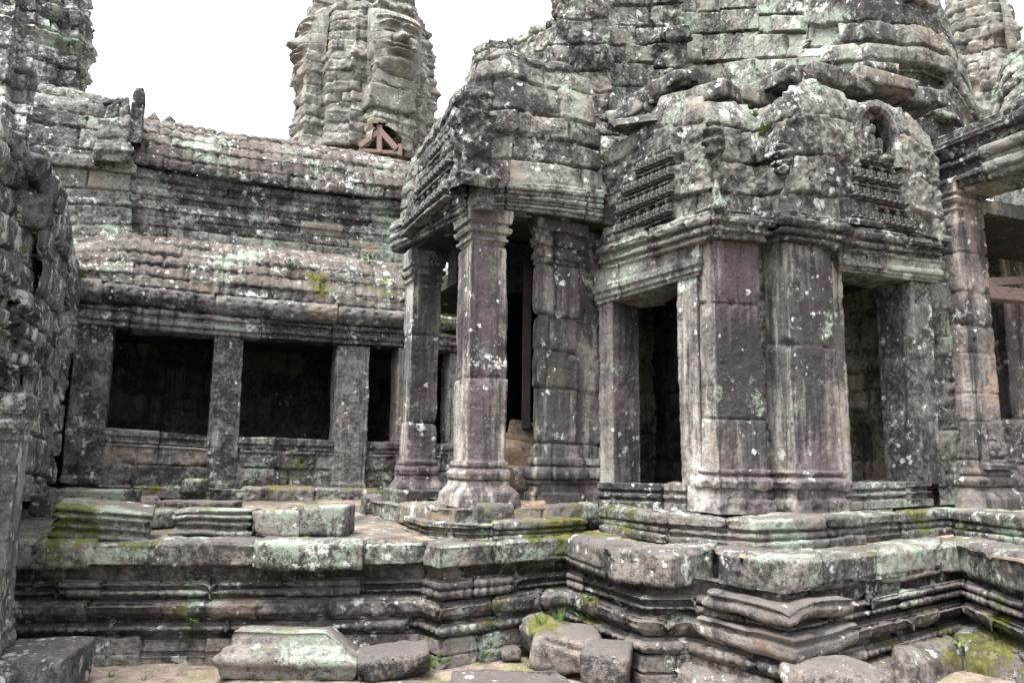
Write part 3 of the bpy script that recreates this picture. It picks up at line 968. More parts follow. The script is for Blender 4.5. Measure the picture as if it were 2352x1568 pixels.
def porch():
    t = thing('stone_porch', 'tall ruined stone porch on two square pillars with a carved roof', 'porch', (2.4, 6.0, 1.08))
    zt1 = zrow(2.49, 6.1, 480)
    sq_pillar('pillar', 0, 2.325, 6.09, 2.655, 6.42, 1.07, zt1, M_COL, t, 31, spread=.075, lean=(-.0, 0))
    zt2 = zrow(2.47, 7.95, 580)
    sq_pillar('pillar', 0, 2.31, 7.80, 2.62, 8.11, 1.06, zt2, M_COL, t, 32, spread=.05, lean=(.02, 0), cap=.36)
    strip('pillar_plinth', boxpath(2.21, 7.68, 2.76, 8.25, .98, 1.14), [(0, .03), (.9, .02), (1, 0), (1, -.1)], M_COP, t, res=.016, seed=33, blockless=True, closed=True)
    # pilaster against the wall, right side of the porch mouth
    a0 = W(1238, 840, Y=6.26); a1 = W(1328, 840, Y=6.26)
    H = 0
    zb = .96
    zt = zrow(a0[0], 6.2, 497)
    path = [(a0[0] + .02, 6.42, zb, zt), (a0[0], 6.26, zb, zt), (a1[0], 6.26, zb, zt - .03), (a1[0], 6.38, zb, zt - .03), (3.78, 6.40, zb, zt - .05), (3.80, 7.0, zb, zt - .05)]
    Hh = zt - zb
    tt = lambda m: m / Hh
    pr = [(0, .09), (tt(.20), .08), (tt(.22), .05), (tt(.30), .05), (tt(.31), .02), (tt(.33), .02), (tt(.34), .06), (tt(.38), .07), (tt(.42), .05), (tt(.43), .02), (tt(.45), .02), (tt(.455), .04), (tt(.50), .035), (tt(.51), 0),
          (1 - tt(.36), 0), (1 - tt(.35), .025), (1 - tt(.30), .025), (1 - tt(.29), .0), (1 - tt(.24), .0), (1 - tt(.235), .03), (1 - tt(.17), .05), (1 - tt(.16), .02), (1 - tt(.12), .02), (1 - tt(.115), .06), (1, .07), (1, -.1)]
    strip('pilaster', path, pr, M_COL, t, res=.0135, seed=34, ch=(.28, .5), bl=(.3, .75), jd=.02, off=.014, tilt=.02, rough=.013, rd=.008, holes=.2, chip=.04)
    # architrave on the pillars
    XA = 2.28
    def LX(px, top, bot, X=XA): return V(px, top, bot, X=X)
    ap = [(0, -.35), (0, 0), (.12, .0), (.13, .02), (.22, .02), (.23, .0), (.28, .0), (.29, .015), (.38, .015), (.39, .035), (.50, .04), (.51, .01), (.56, .01), (.57, .025), (.72, .025), (.73, .045), (.84, .05), (.85, .03), (1, .03), (1, -.1)]
    n0 = LX(1066, 415, 500)
    ap_path = [LX(906, 516, 575), n0]
    f0 = W(1168, 450, Y=5.90)
    y_f = 6.03
    zf0, zf1 = n0[2], n0[3]
    ap_path[-1] = (XA, y_f + .05, zf0, zf1)
    ap_path += [(2.72, y_f + .05, zf0 + .0, zf1 + .02)]
    strip('architrave', [ap_path[0], ap_path[1]], ap, M_WALL, t, res=.0135, seed=35, courses=[], bl=(.7, 1.3), jd=.03, off=.02, tilt=.03, rough=.014, rd=.012, chip=.06,
          feats=[carve(.3, .36, 24, .01, 1), beads(.57, .71, .06, .016)])
    g0, g1 = W(1120, 450, Y=5.9), W(1388, 470, Y=5.9)
    fr = [PT(2.40, 6.1, 418, 480), PT(2.40, 6.05, 418, 480), PT(2.62, 6.05, 420, 481), PT(3.1, 6.06, 428, 492), PT(3.62, 6.1, 440, 508)]
    strip('front_architrave', fr[1:], ap, M_WALL, t, res=.0135, seed=36, courses=[], bl=(.6, 1.1), jd=.03, off=.02, tilt=.03, rough=.014, rd=.012, chip=.06,
          feats=[beads(.57, .71, .06, .016)])
    # broken corner stone hanging over the pillar head
    stone_block('broken_stone', (.17, .16, .34), PXYZ(1106, 440, Y=6.03), (.05, .08, .3), M_WALL, 37, .02, .02, taper=.18, parent=None).parent = t
    bpy.data.objects['broken_stone'].matrix_parent_inverse = Matrix.Translation(-t.location)
    # carved gable of the left side, stone courses of the front
    l0, l1 = V(918, 338, 520, X=2.22), V(1092, 142, 418, X=2.22)
    z_a, z_b = l1[2], l1[3]
    yl = 6.05
    q1, q2, q3 = W(1180, 330, Y=yl), W(1285, 330, Y=yl), W(1392, 340, Y=yl)
    body = [l0, V(985, 262, 480, X=2.22), (2.22, yl, zrow(2.22, yl, 420), zrow(2.22, yl + .25, 138)),
            (q1[0], yl, zrow(q1[0], yl, 425), zrow(q1[0], yl + .5, 150)),
            (q2[0], yl, zrow(q2[0], yl, 432), zrow(q2[0], yl + .6, 185)),
            (q3[0], yl + .05, zrow(q3[0], yl, 445), zrow(q3[0], yl + .6, 205)), (q3[0] + .03, 6.9, zrow(q3[0], yl, 445), zrow(q3[0], yl + .6, 205))]
    cum_l = math.hypot(l0[0] - 2.22, l0[1] - yl)
    for r_, (zz, hh) in enumerate(((3.80, .22), (4.06, .21), (4.31, .20))):
        y0_, y1_ = yl + .30, yl + 1.75 - .38 * r_
        n_ = int((y1_ - y0_) / .17)
        for k in range(n_):
            relief_figure(t, 2.25 + .02 * r_, y0_ + (k + .5) * .17, zz, hh, (-1, 0), M_PED, .03)
        shelf(t, (2.25 + .02 * r_, y1_, zz - .03), (2.25 + .02 * r_, y0_, zz - .03), .035, .13, (-1, 0), M_PED, 340 + r_)
    strip('gable', body, [(0, .02), (.05, .02), (.10, .0), (.45, -.02), (.7, -.05), (.88, -.10), (.97, -.16), (1, -.22), (1, -.9)], M_PED, t, res=.0145, seed=38, ch=(.19, .30), bl=(.3, .75),
          jd=.04, jw=.008, off=.028, tilt=.025, rough=.011, rd=.003, rw=.02, holes=.18, chip=.035, top_rag=.03,
          feats=[lambda c: .015 * fbm(c['P'], 11, 3, 71) * (c['S'] < cum_l - .1)])
    # guardian figure carved on the gable corner
    cx, cy = 2.30, 5.98
    strip('corner_figure', boxpath(cx - .13, cy - .06, cx + .14, cy + .16, 3.72, 4.66),
          [(0, .05), (.10, .06), (.14, .0), (.3, -.02), (.5, .0), (.62, .02), (.72, .03), (.74, -.03), (.8, -.02), (.9, .0), (.97, -.04), (1, -.09), (1, -.12)],
          M_PED, t, res=.014, seed=39, blockless=True, closed=True, rough=.03, feats=[lambda c: .03 * fbm(c['P'], 11, 3, 72)])
    # inner walls, ceiling, rubble
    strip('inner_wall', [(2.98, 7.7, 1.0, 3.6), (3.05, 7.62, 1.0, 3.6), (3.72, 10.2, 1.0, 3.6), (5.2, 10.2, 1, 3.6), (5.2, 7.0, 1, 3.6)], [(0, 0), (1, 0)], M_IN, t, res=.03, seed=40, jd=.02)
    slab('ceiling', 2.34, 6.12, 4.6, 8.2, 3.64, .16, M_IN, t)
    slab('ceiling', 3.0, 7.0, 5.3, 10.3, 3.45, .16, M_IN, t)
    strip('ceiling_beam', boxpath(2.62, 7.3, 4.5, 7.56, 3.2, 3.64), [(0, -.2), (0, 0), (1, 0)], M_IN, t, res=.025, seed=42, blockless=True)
    for i, (px, py, d, sz, rz) in enumerate(((1200, 1165, 6.95, (.42, .5, .14), -.3), (1195, 1105, 7.3, (.5, .4, .30), -.4), (1200, 1060, 7.7, (.7, .5, .34), -.5), (1170, 1030, 8.1, (.6, .5, .34), -.3), (1225, 1010, 8.3, (.5, .5, .36), -.6))):
        o = stone_block('broken_step', sz, PXYZ(px, py, d=d), (.06, .04 * i, rz), M_FLOOR, 300 + i, .03, .025, res=.025)
        o.parent = t
        o.matrix_parent_inverse = Matrix.Translation(-t.location)
    tp = thing('timber_post', 'dark upright timber post standing in the porch doorway', 'timber post', PXYZ(1208, 985, d=8.0))
    beam_between('post', PXYZ(1208, 985, d=8.0), PXYZ(1212, 590, d=8.0), .09, M_POST, tp)
    return t


porch()



# ------------------------------------------------------------------ the shrine with the two doorways
LA, LB = (3.72, 6.33), (4.05, 5.28)


def frame_grooves(c):
    return 0


def shrine():
    t = thing('stone_shrine', 'stone shrine with two open doorways, corner pilasters and carved pediments', 'shrine', (4.1, 5.1, 1.05))
    ax, ay = LA[0] - LB[0], LA[1] - LB[1]
    ll = math.hypot(ax, ay)
    dx, dy = -ax / ll, -ay / ll           # along the wall towards the viewer
    nx, ny = dy, -dx                      # outward
    # ---- left doorway
    def box_on(name, px0, px1, r0t, r0b, r1t, r1b, depth, push, mat, seed, prof=None, **kw):
        a, b = VL(px0, r0t, r0b, LA, LB), VL(px1, r1t, r1b, LA, LB)
        o = np.array([nx, ny]) * push
        i_ = np.array([nx, ny]) * (push - depth)
        path = [(a[0] + i_[0], a[1] + i_[1], a[2], a[3]), (a[0] + o[0], a[1] + o[1], a[2], a[3]), (b[0] + o[0], b[1] + o[1], b[2], b[3]), (b[0] + i_[0], b[1] + i_[1], b[2], b[3])]
        return strip(name, path, prof or [(0, -.02), (0, 0), (1, 0), (1, -.02)], mat, t, seed=seed, **kw)
    kw = dict(res=.013, courses=[], bl=(3, 4), jd=0, off=0, tilt=0, rough=.010, rd=0, chip=.02, holes=.0)
    def jamb_gr(s0):
        return [grooves([s0 + .035, s0 + .055, s0 + .085], .006, .014)]
    box_on('door_jamb', 1380, 1412, 690, 1112, 680, 1112, .37, .02, M_COL, 51, feats=jamb_gr(.37), **kw)
    box_on('door_jamb', 1566, 1611, 632, 1172, 616, 1178, .40, .03, M_COL, 52, feats=[grooves([.44, .47, .50], .006, .016)], **kw)
    lp = [(0, -.45), (0, 0), (.10, 0), (.14, .018), (.28, .018), (.32, .035), (.50, .035), (.55, .02), (.92, .02), (1, .04), (1, -.1)]
    box_on('door_lintel', 1374, 1611, 626, 703, 556, 634, .5, .04, M_WALL, 53, prof=lp, res=.013, courses=[], bl=(1.0, 1.6), jd=.03, off=.01, tilt=.01, rough=.012, chip=.04)
    box_on('door_sill', 1384, 1584, 1108, 1166, 1112, 1176, .45, .06, M_WALL, 54, prof=[(0, 0), (.3, 0), (.34, -.03), (.44, -.03), (.48, 0), (.6, 0), (.64, -.025), (.72, -.025), (.76, .0), (1, 0), (1, -.4)],
           res=.013, courses=[], bl=(.45, .8), jd=.03, off=.012, rough=.012)
    # ---- pilasters
    Hb = 1.05
    def pil(name, path, seed, mat=M_COL):
        Hh = float(np.mean([p[3] - p[2] for p in path]))
        m = lambda v: v / Hh
        pr = [(0, .04), (m(.10), .035), (m(.12), .005), (m(.20), .0), (m(.205), .03), (m(.26), .045), (m(.29), .02), (m(.295), .0), (m(.32), .0), (m(.325), .02), (m(.35), .02), (m(.355), 0), (1, 0), (1, -.1)]
        return strip(name, path, pr, mat, t, res=.0125, seed=seed, ch=(.9, 1.7), bl=(2, 3), jd=.016, jw=.006, off=.008, tilt=.006, rough=.011, rd=.006, holes=.35, chip=.05,
                     feats=[carve(0, m(.3), 15, .012, seed)])
    kx, ky = 4.05, 5.04
    k2 = W(1754, 840, Y=ky)
    pil('pilaster', [PT(kx, 5.31, 560, 1172), PT(kx, ky, 548, 1180), PT(k2[0], ky, 556, 1180), PT(k2[0], 5.5, 556, 1180)], 55)
    px3, py3 = 4.74, 4.94
    p4 = W(1922, 840, Y=py3)
    pil('pilaster', [PT(px3, 5.5, 560, 1178), PT(px3, py3, 545, 1180), PT(p4[0], py3, 566, 1178), PT(p4[0], 5.3, 566, 1178)], 56)
    strip('recess_wall', [PT(k2[0] - .02, 5.24, 555, 1172), PT(px3 + .02, 5.24, 560, 1172)], [(0, .03), (.1, .03), (.12, 0), (1, 0)], M_PED, t, res=.014, seed=57, ch=(.4, .9), bl=(1, 2), rough=.016, rd=.01)
    # ---- right doorway
    yw = 5.06
    def flat(name, pxa, pxb, ta, ba, tb, bb, dep, y, mat, seed, prof=None, lean=(0, 0), **k2_):
        a, b = V(pxa, ta, ba, Y=y), V(pxb, tb, bb, Y=y)
        path = [(a[0], a[1] + dep, a[2], a[3]), a, b, (b[0], b[1] + dep, b[2], b[3])]
        return strip(name, path, prof or [(0, -.02), (0, 0), (1, 0), (1, -.02)], mat, t, seed=seed, lean=lean, **k2_)
    flat('door_jamb', 1924, 1947, 600, 1172, 604, 1170, .3, yw, M_COL, 58, **kw)
    flat('door_jamb', 2106, 2150, 640, 1112, 655, 1112, .40, yw - .01, M_GAL, 59, feats=[grooves([.45, .475, .51], .006, .016)], **kw)
    flat('door_lintel', 1926, 2150, 580, 622, 602, 648, .5, yw - .03, M_WALL, 60, prof=lp, res=.013, courses=[], bl=(.9, 1.4), jd=.03, off=.01, rough=.012, chip=.04)
    flat('door_sill', 1928, 2146, 1112, 1172, 1104, 1160, .45, yw - .06, M_WALL, 61, prof=[(0, 0), (.3, 0), (.34, -.03), (.44, -.03), (.48, 0), (.6, 0), (.64, -.025), (.72, -.025), (.76, .0), (1, 0), (1, -.4)],
         res=.013, courses=[], bl=(.45, .9), jd=.03, off=.012, rough=.012)
    wl = W(2140, 840, Y=yw + .12)
    strip('wall_return', [PT(wl[0], yw + .12, 600, 1160), PT(7.12, yw + .12, 600, 1155)], [(0, 0), (1, 0)], M_PED, t, res=.016, seed=62, rough=.02)
    # ---- cornice round the building
    a = VL(1378, 565, 628, LA, LB)
    cpts = [(a[0], a[1], a[2], a[3]), PT(4.02, 5.0, 488, 546), PT(k2[0] + .02, 5.0, 501, 557), PT(k2[0] + .02, 5.22, 506, 560), PT(4.71, 5.22, 506, 562), PT(4.71, 4.9, 496, 550), PT(p4[0] + .02, 4.9, 508, 570),
            PT(p4[0] + .02, 5.03, 512, 574), V(2152, 556, 604, Y=5.03)]
    cp = [(0, -.3), (0, .02), (.10, .03), (.14, .01), (.24, .01), (.28, .05), (.40, .055), (.44, .025), (.56, .025), (.60, .07), (.78, .085), (.84, .06), (.98, .06), (1, .03), (1, -.3)]
    strip('cornice', cpts, cp, M_WALL, t, res=.013, seed=63, courses=[], bl=(.5, 1.0), jd=.03, off=.014, tilt=.02, rough=.014, rd=.01, chip=.05, feats=[carve(.6, .95, 16, .01, 2)])
    # ---- carved pediments and the eaves above
    b0, b1 = VL(1386, 335, 566, LA, LB), VL(1446, 285, 546, LA, LB)
    b2 = VL(1508, 236, 530, LA, LB)
    ped = [(b0[0] + .2, b0[1] + .5, b0[2], b0[3]), b0, b1, b2, PT(4.05, 5.06, 214, 490), PT(k2[0], 5.06, 236, 503), PT(k2[0], 5.28, 238, 508), PT(4.74, 5.28, 232, 508), PT(4.74, 4.96, 204, 498),
           PT(p4[0], 4.96, 192, 510), V(2040, 208, 532, Y=5.06), V(2100, 232, 546, Y=5.06), V(2156, 285, 558, Y=5.06), (7.15, 5.6, 3.5, 4.3)]
    arr = np.array(ped)
    cum = np.concatenate([[0], np.cumsum(np.linalg.norm(arr[1:, :2] - arr[:-1, :2], axis=1))])
    figs = []
    LN = (nx, ny)
    for r_, (row, n, hpx, pa_, pb_) in enumerate(((520, 6, 40, 1420, 1552), (477, 7, 36, 1425, 1554), (437, 6, 36, 1440, 1554), (398, 4, 34, 1470, 1554))):
        ends = []
        for k in range(n):
            px = pa_ + (pb_ - pa_) * (k + .5) / n
            x, y, _, _ = VL(px, row - hpx, row + 30 - .22 * (px - 1420), LA, LB)
            zz = zrow(x, y, row - .40 * (px - 1485))
            relief_figure(t, x, y, zz, .155, LN, M_PED, .045)
            ends.append((x, y, zz - .025))
        e0, e1 = np.array(ends[0]), np.array(ends[-1])
        st_ = (e1 - e0) / max(1, n - 1) * .5
        shelf(t, e0 - st_, e1 + st_, .016, .09, LN, M_PED, 320 + r_)
    for r_, (row, n, pa_, pb_) in enumerate(((508, 6, 1940, 2090), (458, 5, 1945, 2070), (415, 4, 1950, 2055), (372, 3, 1962, 2040))):
        ends = []
        for k in range(n):
            px = pa_ + (pb_ - pa_) * (k + .5) / n
            p = W(px, row + .2 * (px - 1940), Y=5.06)
            relief_figure(t, p[0], p[1], p[2], .185 if r_ < 3 else .14, (0, -1), M_PED, .045)
            ends.append((p[0], p[1], p[2] - .025))
        e0, e1 = np.array(ends[0]), np.array(ends[-1])
        st_ = (e1 - e0) / max(1, n - 1) * .5
        shelf(t, e0 - st_, e1 + st_, .018, .09, (0, -1), M_PED, 330 + r_)
    ac = W(2004, 330, Y=5.08)
    s_arch = cum[9] + (ac[0] - p4[0]) + .12
    # the arched niche and its rim
    rim = []
    for q in range(27):
        a_ = math.pi * q / 26
        rim.append((ac[0] - .25 * math.cos(a_), ac[2] + .34 * math.sin(a_)))
    rim = [(rim[0][0], ac[2] - .22)] + rim + [(rim[-1][0], ac[2] - .22)]
    vs, qs = [], []
    for q, (x_, z_) in enumerate(rim):
        a_ = math.pi * max(0, min(26, q - 1)) / 26
        ox, oz = -math.cos(a_), math.sin(a_)
        for (dr, dy_) in ((-.02, .10), (-.02, -.04), (.0, -.065), (.045, -.06), (.06, -.03), (.06, .10)):
            vs.append((x_ + ox * dr + .004 * math.sin(q * 2.1), 5.06 + dy_ + .006 * math.sin(q * 1.3), z_ + oz * dr))
    for q in range(len(rim) - 1):
        for w_ in range(5):
            b_ = q * 6 + w_
            qs.append((b_, b_ + 1, b_ + 7, b_ + 6))
    raw_mesh('niche_rim', vs, qs, M_PED, t, np.full(len(vs), .5), smooth=False)
    relief_figure(t, ac[0] - .02, 5.17, ac[2] - .26, .50, (0, -1), M_PED, .04)
    relief_figure(t, ac[0] - .13, 5.15, ac[2] - .20, .22, (0, -1), M_PED, .02)
    relief_figure(t, ac[0] + .13, 5.15, ac[2] - .20, .22, (0, -1), M_PED, .02)
    pp = [(0, .05), (.03, .06), (.05, .01), (.35, .0), (.6, -.01), (.8, -.01), (.93, -.04), (1, -.08), (1, -.9)]
    strip('pediment', ped, pp, M_PED, t, res=.0125, seed=64, ch=(.20, .34), bl=(.3, .7), jd=.035, jw=.008, off=.024, tilt=.025, rough=.011, rd=.003, rw=.02, holes=.14, chip=.035,
          feats=[arch(s_arch, ac[2], .235, .35, .20, .0),
                 lambda c: .016 * fbm(c['P'], 14, 3, 73, .6) * sstep(.1, .2, c['T']) * sstep(.8, .7, c['T']),
                 ], top_rag=.05)
    rot = math.atan2(dy, dx)
    for i, (px, py, d, sz, rz) in enumerate(((1470, 262, 6.95, (.55, .5, .20), rot), (1540, 216, 6.75, (.85, .6, .20), rot), (1630, 232, 6.45, (.62, .6, .18), rot + .1), (1715, 240, 6.6, (.55, .5, .18), 0), (1800, 206, 6.55, (.62, .6, .20), rot - .2),
                                             (1890, 196, 6.7, (.80, .6, .20), .04), (2000, 204, 6.95, (.75, .6, .19), -.05), (2085, 232, 7.2, (.55, .5, .19), -.04))):
        o = stone_block('roof_slab', sz, PXYZ(px, py + 6, d=d + .62), (.05, .03 * (-1) ** i, rz), M_PED, 310 + i, .03, .018, res=.02, cut=[((0, -.55, .83), .22)])
        o.parent = t
        o.matrix_parent_inverse = Matrix.Translation(-t.location)
    # many-headed serpents on the two outer corners
    for nm, (cx, cy), rt_, rb_, seed in (('corner_serpent', (4.06, 5.0), 268, 486, 65), ('corner_serpent', (4.72, 4.91), 330, 494, 66)):
        zb, zt_ = zrow(cx, cy, rb_) - .05, zrow(cx, cy, rt_)
        pts = [(0, .03), (.08, .05), (.15, .02), (.2, .0), (.42, -.035), (.5, -.035), (.55, -.01), (.62, .0), (.66, .035), (.80, .04), (.92, .02), (1, -.04)]
        n8 = [(cx + .05 * math.cos(-k * math.pi / 4) * 1.0, cy + .05 * math.sin(-k * math.pi / 4), zb, zt_) for k in range(8)]
        n8 = n8[::-1]
        strip(nm, n8, pts, M_PED, t, res=.012, seed=seed, blockless=True, closed=True, rough=.02,
              feats=[lambda c: .022 * np.cos(c['T'] * 60) * sstep(.5, .6, c['T']) * np.abs(np.sin(c['S'] * 14)), lambda c: .018 * fbm(c['P'], 14, 2, 74)])
    # ---- inside
    strip('inner_wall', [(3.86, 6.6, 1, 3.36), (4.2, 7.6, 1, 3.36), (7.0, 7.6, 1, 3.36), (7.0, 5.2, 1, 3.36)], [(0, .03), (.08, .03), (.1, 0), (.35, 0), (.37, .03), (.45, .03), (.47, 0), (1, 0)], M_INS, t, res=.022, seed=67, jd=.025, off=.015, holes=.3)
    slab('ceiling', 4.0, 5.35, 7.1, 6.75, 3.34, .15, M_IN, t)
    return t


shrine()


# ------------------------------------------------------------------ upper tower base behind the shrine
def upper_tower():
    t = thing('tower_base', 'massive lichen-covered tower base of big stone courses rising above the shrine', 'tower', (6.5, 8.5, 0))
    z0 = 3.2
    def Q(x, y, top): return (x, y, z0, zrow(x, y, top))
    kw = dict(res=.017, jd=.06, jw=.012, off=.035, tilt=.03, rough=.013, rd=.006, rw=.02, holes=.12, chip=.06)
    pr = [(0, .10), (.2, .08), (.42, .0), (.44, .06), (.50, .06), (.52, -.03), (.75, -.08), (1, -.14)]
    # carved end at the left
    strip('carved_wall', [Q(4.95, 13.5, 100), Q(4.95, 11.3, 84), Q(4.95, 10.4, 52), Q(4.95, 9.9, 34), Q(4.95, 9.5, 20)], pr, M_TOW, t, seed=81, ch=(.26, .38), bl=(.4, .8), top_rag=.03,
          feats=[lambda c: .05 * fbm(c['P'], 7, 3, 75), figures([(1.9 + .3 * k, 5.35 + .03 * k, .3) for k in range(5)], .12)], **kw)
    # corner pilaster with its moulded foot
    fp = [(0, .06), (.30, .06), (.31, .0), (.36, .0), (.37, .05), (.43, .06), (.44, .02), (.5, .02), (.51, .05), (.56, .05), (.57, -.05), (1, -.10)]
    strip('pilaster', [Q(4.92, 9.9, -90), Q(4.92, 9.05, -90), Q(5.66, 9.05, -90), Q(5.66, 9.6, -90)], fp, M_PED, t, seed=82, ch=(.30, .42), bl=(.5, .9),
          feats=[lambda c: .05 * fbm(c['P'], 5, 3, 79) * sstep(.55, .6, c['T'])], **kw)
    strip('wall', [Q(5.6, 9.5, -90), Q(6.62, 9.5, -90)], pr, M_TOW, t, seed=83, ch=(.30, .46), bl=(.5, .9), **kw)
    # half column, carved in rings
    strip('pilaster', [Q(6.58, 9.6, -90), Q(6.58, 9.22, -90), Q(6.70, 9.10, -90), Q(6.88, 9.10, -90), Q(7.0, 9.22, -90), Q(7.0, 9.6, -90)], [(0, .05), (.4, .05), (.41, .0), (.48, .0), (.49, .06), (.53, .06), (.54, .0), (.60, .0), (.61, .07), (.66, .05), (.67, -.03), (.75, .0), (.78, .06), (.82, -.02), (1, -.04)],
          M_PED, t, seed=84, ch=(.3, .4), bl=(.5, .9), feats=[lambda c: .04 * fbm(c['P'], 7, 3, 80)], **kw)
    strip('wall', [Q(6.95, 9.5, -90), Q(7.62, 9.5, -90), Q(7.62, 8.3, -90)], pr, M_TOW, t, seed=85, ch=(.34, .5), bl=(.4, .9), **kw)
    strip('wall', [Q(5.4, 9.75, -90), Q(7.9, 9.75, -90)], [(0, 0), (1, 0)], M_TOW, t, seed=88, ch=(.3, .4), bl=(.5, 1), **dict(kw, res=.03))
    kw['off'] = .05
    strip('wall', [Q(7.7, 8.4, -90), Q(7.50, 8.3, -90), Q(7.50, 7.3, -90)], [(0, .12), (.30, .07), (.40, .0), (.42, .0), (.43, .05), (.49, .05), (.50, .0), (1, -.03)], M_TOW, t, seed=86, ch=(.26, .40), bl=(.5, 1.1), **kw)
    strip('wall', [Q(7.6, 7.35, -90), Q(7.38, 7.3, -90), Q(7.38, 6.3, -80), Q(8.4, 6.3, -80), Q(8.8, 6.3, -60), Q(9.15, 6.3, 50), Q(9.36, 6.3, 150), Q(9.4, 9.0, 200)], [(0, .0), (.28, .0), (.29, .05), (.36, .05), (.37, .02), (.47, .02), (.48, .06), (.56, .06), (.57, .02), (.66, .0), (.67, .07), (.73, .07), (.74, .0), (1, -.1)],
          M_PED, t, seed=87, ch=(.26, .40), bl=(.5, 1.2), top_rag=.05, **dict(kw, off=.075))
    # big displaced blocks along the broken corner
    return t


upper_tower()


# ------------------------------------------------------------------ gallery at the back
def gallery():
    YW = 11.5
    t = thing('stone_gallery', 'long low stone gallery with dark square windows under a ribbed stone roof', 'gallery', (1.0, YW, 1.0))
    # window piers
    def pier(pxl, pxr, tl, tr, bl_, br, seed, gr=(), dep=.42, mat=M_GAL):
        a, b = V(pxl, tl, bl_, Y=YW), V(pxr, tr, br, Y=YW)
        w_ = b[0] - a[0]
        path = [(a[0], a[1] + dep, a[2], a[3]), a, b, (b[0], b[1] + dep, b[2], b[3])]
        strip('window_pier', path, [(0, .02), (.03, .02), (.05, 0), (1, 0)], mat, t, res=.015, seed=seed, ch=(3, 4), bl=(3, 4), jd=0, off=0, tilt=0, rough=.013, rd=0, chip=.03, holes=.5,
              feats=[grooves([dep + g * w_ for g in gr], .008, .02)])
    pier(158, 246, 728, 752, 1108, 1110, 101, (.86, .92))
    pier(483, 551, 766, 774, 1122, 1122, 102, (.1, .17, .24, .9))
    pier(770, 844, 792, 797, 1122, 1124, 103, (.08, .15, .9))
    pier(912, 985, 798, 806, 1124, 1124, 104, (.1, .9))
    pier(1032, 1078, 808, 812, 1124, 1124, 105, (.1,))
    # parapet under the windows
    par = [V(160, 990, 1112, Y=YW + .03), V(235, 982, 1114, Y=YW + .03), V(478, 999, 1118, Y=YW + .03), V(550, 1004, 1120, Y=YW + .03), V(772, 1012, 1122, Y=YW + .03), V(850, 1016, 1122, Y=YW + .03), V(1085, 1022, 1124, Y=YW + .03)]
    strip('parapet', par, [(0, 0), (.68, 0), (.7, .012), (.78, .012), (.8, 0), (.86, 0), (.88, .015), (1, .015), (1, -.4)], M_GAL, t, res=.015, seed=106, courses=[.27, .53], bl=(.5, 1.2), jd=.03, off=.016, tilt=.02, rough=.014, rd=.01, holes=.3, chip=.04)
    pl = [V(225, 1112, 1138, Y=YW - .26), V(480, 1120, 1146, Y=YW - .26), V(900, 1124, 1152, Y=YW - .26), V(1080, 1126, 1154, Y=YW - .26)]
    strip('plinth', pl, [(0, 0), (.9, .0), (1, -.03), (1, -.3)], M_TER, t, res=.018, seed=107, courses=[], bl=(.5, 1.0), jd=.03, off=.02, rough=.02)
    # entablature
    ent = [V(40, 628, 720, Y=YW - .03), V(150, 640, 735, Y=YW - .03), V(215, 644, 743, Y=YW - .03), V(545, 680, 772, Y=YW - .03), V(907, 712, 795, Y=YW - .03), V(1090, 730, 807, Y=YW - .03)]
    ep = [(0, -.4), (0, 0), (.1, .0), (.13, .03), (.2, .03), (.23, .01), (.32, .01), (.35, .045), (.42, .045), (.45, .02), (.5, .02), (.52, .05), (.58, .09), (.72, .13), (.86, .14), (.95, .10), (1, .04)]
    strip('entablature', ent, ep, M_GAL, t, res=.0155, seed=108, courses=[.4 + .33], bl=(1.0, 2.0), jd=.05, jw=.012, off=.025, tilt=.02, rough=.016, rd=.014, chip=.06,
          feats=[beads(.24, .32, .085, .02), beads(.60, .85, .21, .02), carve(.36, .5, 18, .01, 5)])
    # lower half-vault roof
    lo = [V(40, 560, 632, back=.9, Y=YW - .12), V(176, 548, 645, back=.9, Y=YW - .12), V(281, 534, 652, back=.9, Y=YW - .12), V(523, 557, 678, back=.9, Y=YW - .12), V(791, 584, 702, back=.9, Y=YW - .12), V(912, 600, 713, back=.9, Y=YW - .12), V(1090, 618, 730, back=.9, Y=YW - .12)]
    strip('lower_roof', lo, [(0, -.25), (0, .02), (.2, -.01), (.45, -.12), (.7, -.32), (.88, -.58), (1, -.95)], M_ROOF, t, res=.0165, seed=109, ch=(.2049, .2051), bl=(.5, 1.1), jd=.035, jw=.010, off=.018, tilt=.02, rough=.010, rd=.003, holes=0, chip=.04,
          feats=[ribs(.155, .050, .205, .018, seed=3)])
    YU = 12.45
    up_ = [V(105, 330, 560, Y=YU), V(293, 374, 548, Y=YU), V(410, 396, 560, Y=YU), V(600, 423, 580, Y=YU), V(800, 450, 600, Y=YU), V(933, 460, 612, Y=YU), V(1010, 470, 620, Y=YU)]
    strip('clerestory_wall', up_, [(0, .08), (.30, .07), (.31, .0), (.42, .0), (.44, .03), (.5, .03), (.52, .0), (.6, 0), (.63, .04), (.68, .04), (.7, .01), (.8, .01), (.84, .06), (.9, .07), (.95, .05), (1, -.05)], M_WALL, t, res=.0165, seed=110,
          ch=(.20, .34), bl=(.5, 1.0), jd=.025, off=.014, tilt=.015, rough=.015, rd=.01, holes=.06, chip=.04)
    YR = YU - .1
    ur = [V(308, 272, 376, back=1.1, Y=YR), V(403, 288, 394, back=1.1, Y=YR), V(513, 308, 410, back=1.1, Y=YR), V(647, 322, 429, back=1.1, Y=YR), V(750, 336, 443, back=1.1, Y=YR), V(850, 350, 455, back=1.1, Y=YR), V(945, 372, 461, back=1.1, Y=YR), V(1030, 390, 474, back=1.1, Y=YR)]
